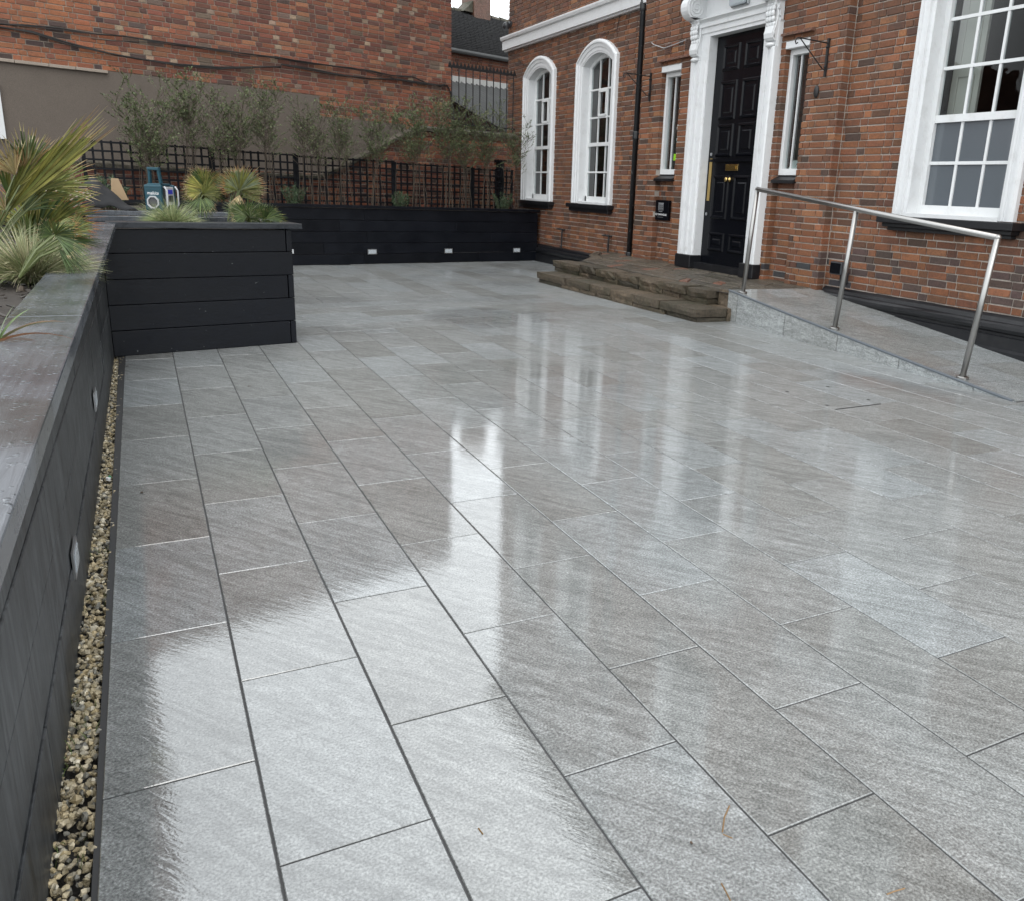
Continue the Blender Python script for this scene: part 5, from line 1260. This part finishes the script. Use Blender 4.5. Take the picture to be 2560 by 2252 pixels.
for x_, lab in ((470, 'thin dull cane behind the orange tinged fan palm'), (655, 'thin dull cane where the coping starts to rise'), (735, 'thin dull cane before the lower slope of the swept coping'), (790, 'thin dull cane before the upper slope of the swept coping'), (1005, 'thin dull cane near the arched window over the planter')):
    p = fm(x_); q_ = V(x_ + rnd.uniform(-3, 3), 300, (p.x, p.y), (p.x + pd.x, p.y + pd.y))
    tag(MB().tube([(p.x, p.y, .9), (p.x + .01, p.y, 1.5), (p.x + rnd.uniform(-.05, .05), p.y, rnd.uniform(1.9, 2.25))], .0035, 5).build('garden_cane', M['bark']), lab, 'cane', 'garden canes in the far planter')
# weeds in the gravel
wd_ = MB()
for y_ in (1.72, 2.05, 2.16, 2.3, 1.45, 3.3, 2.9, 1.5):
    for i in range(12): blade(wd_, (-.30 + rnd.uniform(-.0, .07), y_ + rnd.uniform(-.05, .05), -.015), (rnd.uniform(-.6, .6), rnd.uniform(-.6, .6), 1), rnd.uniform(.02, .05), .0011, 1., vary((.09, .13, .035), .3), 3)
tag(wd_.build('weeds', M['leaf']), 'thin green weeds sprouting through the gravel', 'weeds', kind='stuff')

# ================================================================== things on the planters and paving
# site radio
rd0 = V(322, 417, fr_b(0, -.06, 0), fr_b(1, -.06, 0)); rb = Vector((rd0.x, rd0.y, 1.013))
fwd = (Vector((0, 0, 0)) - Vector((rb.x, rb.y, 0))).normalized(); ang_ = math.radians(60)
fd = Vector((fwd.x * math.cos(ang_) - fwd.y * math.sin(ang_), fwd.x * math.sin(ang_) + fwd.y * math.cos(ang_), 0)); rt = Vector((-fd.y, fd.x, 0))
fr_q = lambda u, d, z: tuple(rb + rt * u + fd * d + Vector((0, 0, z)))
rad = thing('site_radio', rb, 'teal and grey site radio with a tall carry handle on the back planter', 'radio')
# end face of the radio (speaker) looks along rt*-1 ; front panel along fd
MB().fbox(fr_q, -.085, .10, -.085, .085, .012, .235).build('body', M['dplastic'], rad, bevel=.015)
sp = MB().fbox(fr_q, -.125, -.0855, -.088, .088, .005, .25).build('speaker_pod', M['teal'], rad, bevel=.014)
sp2 = MB().fbox(fr_q, .1005, .14, -.088, .088, .005, .25).build('speaker_pod', M['teal'], rad, bevel=.014)
MB().fbox(fr_q, -.08, .095, -.08, .06, .236, .262).build('top_shell', M['teal'], rad, bevel=.008)
oct_ = lambda r, u, c, z0: [fr_q(u, c + r * math.cos(math.pi / 8 + i * math.pi / 4), z0 + r * math.sin(math.pi / 8 + i * math.pi / 4)) for i in range(8)]
for u_s, sg_, par in ((-.1255, -1, sp), (.1405, 1, sp2)):
    mb = MB(); ra = [oct_(.064, u_s, 0, .085), oct_(.064, u_s + sg_ * .012, 0, .085), oct_(.05, u_s + sg_ * .012, 0, .085), oct_(.05, u_s, 0, .085)]; mb.loft(ra, close=True); mb.build('speaker_ring', M['silver'], par)
    MB().add(oct_(.052, u_s + sg_ * .003, 0, .085), [tuple(range(8))]).build('speaker_grille', M['mesh_grille'], par)
for z in (.20, .225): MB().fbox(fr_q, -.129, -.1252, -.07, .07, z, z + .008).build('rib', M['teal'], sp)
textmesh('makita', .042, 'lettering', M['text'], sp, fr_q(-.1262, 0, .168), -fd * -1, (0, 0, 1), .25) if False else textmesh('makita', .044, 'lettering', M['text'], sp, fr_q(-.1262, 0, .170), fd, (0, 0, 1), .25)
fp = MB().fbox(fr_q, -.06, .075, .0855, .10, .06, .23).build('front_panel', M['silver'], rad, bevel=.006)
MB().fbox(fr_q, -.035, .05, .1005, .104, .165, .205).build('display', M['bluelcd'], fp); MB().fbox(fr_q, -.035, .05, .1005, .104, .09, .15).build('keypad', M['dplastic'], fp)
for u in (-.09, .105): MB().tube([fr_q(u, .10, .03), fr_q(u, .125, .06), fr_q(u, .125, .2), fr_q(u, .10, .235)], .009, 6).build('roll_bar', M['silver'], rad, smooth=True)
hd2 = MB()
for d_ in (-.055, .055):
    hd2.prism([fr_q(-.075, d_ - .012, .262), fr_q(-.04, d_ - .012, .262), fr_q(-.055, d_ * .8 - .012, .40), fr_q(-.085, d_ * .8 - .012, .40)], tuple(fd * .024))
hd2.prism([fr_q(-.092, -.058, .385), fr_q(-.05, -.058, .385), fr_q(-.05, -.058, .412), fr_q(-.092, -.058, .412)], tuple(fd * .116)); hd2.build('handle', M['teal'], rad, bevel=.004)
# folded weed membrane, cardboard and a stack of boards on the back planter
fr_s = frame2(fr_b(0, -.06, 0), pd, -pn)
uL = lambda x, y: (V(x, y, fr_s(0, 0, 0), fr_s(1, 0, 0)).x - fr_s(0, 0, 0)[0]) / pd.x
ua, ub = uL(160, 412), uL(272, 412); hs_ = V(213, 356, fr_s(0, -.45, 0), fr_s(1, -.45, 0)).z
mbm = MB(); n, m2 = 26, 12; rows = []
for j in range(m2 + 1):
    row = []
    for i in range(n + 1):
        t = i / n; s2 = j / m2
        prof = min(1, .45 + .55 * t / .42) * (1 - max(0, (t - .46) / .54)) ** .9 * min(1, t / .06)
        z = 1.014 + (hs_ - 1.014) * prof * (1 - .9 * (s2) ** 2.2) + .012 * math.sin(t * 17 + s2 * 5) * s2 + .008 * math.sin(s2 * 19 + t * 4)
        row.append(fr_s(ua + (ub - ua) * t, -.50 + .56 * s2 + .03 * math.sin(t * 9), max(z, 1.014 + .002 * (i % 3))))
    rows.append(row)
mbm.loft(rows); o = mbm.build('folded_sheet', M['membrane'], smooth=True)
sm = o.modifiers.new('thick', 'SOLIDIFY'); sm.thickness = .006; sm.offset = 1
tag(o, 'crumpled black weed membrane heaped on the back planter', 'sheet')
fr_c = [V(x_, y_, fr_s(0, -.62, 0), fr_s(1, -.62, 0)) for x_, y_ in ((222, 400), (257, 400), (236, 357), (222, 356))]
o = MB().prism(fr_c, tuple(pn.to_3d() * .008)).build('cardboard_sheet', M['card'])
tag(o, 'piece of brown cardboard standing behind the black membrane', 'cardboard')
ba, bb = uL(128, 400), uL(196, 400)
for i in range(8):
    z = 1.014 + .016 + i * .031; e = rnd.uniform(-.04, .05)
    o = MB().fbox(fr_s, ba - .25, bb + e - .02 * i, -.42, -.02 + rnd.uniform(-.04, .0), z, z + .024).build('stacked_board', M['batten'], bevel=.003)
    tag(o, ('lowest', 'second lowest', 'third lowest', 'fourth lowest', 'fourth highest', 'third highest', 'second highest', 'topmost')[i] + ' pale board of the stack beside the black membrane', 'board', 'boards stacked on the back planter')
    MB().fbox(fr_s, ba - .2, bb - .06, -.38, -.08, z - .007, z).build('spacer', M['membrane'], o)
# dead leaves and litter on the slabs
def dead(x, y, s_, lab):
    p = G(x, y, .002); a = rnd.random() * 6.28; mb = MB()
    pts = [(-1, 0, .1), (-.4, .45, .35), (.3, .4, .25), (1, .05, .5), (.35, -.4, .3), (-.4, -.4, .2), (0, 0, .05)]
    R_ = Matrix.Rotation(a, 3, 'Z'); vs = [p + R_ @ (Vector(q_) * s_) for q_ in pts]
    mb.add(vs, [(6, 0, 1), (6, 1, 2), (6, 2, 3), (6, 3, 4), (6, 4, 5), (6, 5, 0)]); mb.tube([vs[3], vs[3] + R_ @ Vector((s_, .2 * s_, .1 * s_))], s_ * .06, 4)
    tag(mb.build('dead_leaf', M['dead']), lab, 'leaf')
dead(283, 983, .013, 'curled dead brown leaf on a slab near the gravel strip'); dead(254, 732, .016, 'small dark leaf at the foot of the box planter'); dead(496, 772, .012, 'tiny dead leaf on a slab joint near the box planter')
dead(1380, 1682, .006, 'tiny red-brown leaf scrap on a pale slab')
for pts, lab in (([(1456, 1607), (1446, 1630), (1442, 1660)], 'long rusty brown streak on a pale slab'), ([(1443, 1664), (1462, 1672)], 'short rusty hook below the long streak'), ([(1806, 1772), (1785, 1778), (1770, 1784)], 'short rusty brown streak on the slab nearest the big sash window side'), ([(1440, 1762), (1450, 1780), (1458, 1796)], 'rusty brown streak running into a slab joint'), ([(955, 1652), (964, 1664)], 'small rusty mark on a wet bright slab')):
    tag(MB().tube([G(x, y, .0008) for x, y in pts], .0017, 4).build('rust_streak', M['rust']), lab, 'stain')  # thin rods drawn for rust stains on the slabs
lt = G(216, 957, -.005); li = thing('bottle_top', lt, 'green and white plastic scrap lying in the gravel', 'litter')
MB().disc(lt, (.2, -.1, 1), .010, .012, 10).build('cap', M['text'], li); MB().disc(Vector(lt) + Vector((.004, .01, .008)), (.6, .2, .5), .008, .01, 10).build('ring', newmat('green_plastic', (.03, .2, .1), .4)[0], li)
Q6 = lambda x, y: (1405.3 + .3125 * x, 622.8 + .3125 * y)
A, B = G(*Q6(840, 625), .0012), G(*Q6(1130, 590), .0012)
MB().tube([A, B], .0035, 4).build('lifting_slot', M['iron'], pav)
for q_ in ((530, 510), (790, 480), (785, 598), (1050, 563)): MB().disc(G(*Q6(*q_), .0005), (0, 0, 1), .014, .0012, 10).build('key_hole', M['iron'], pav)
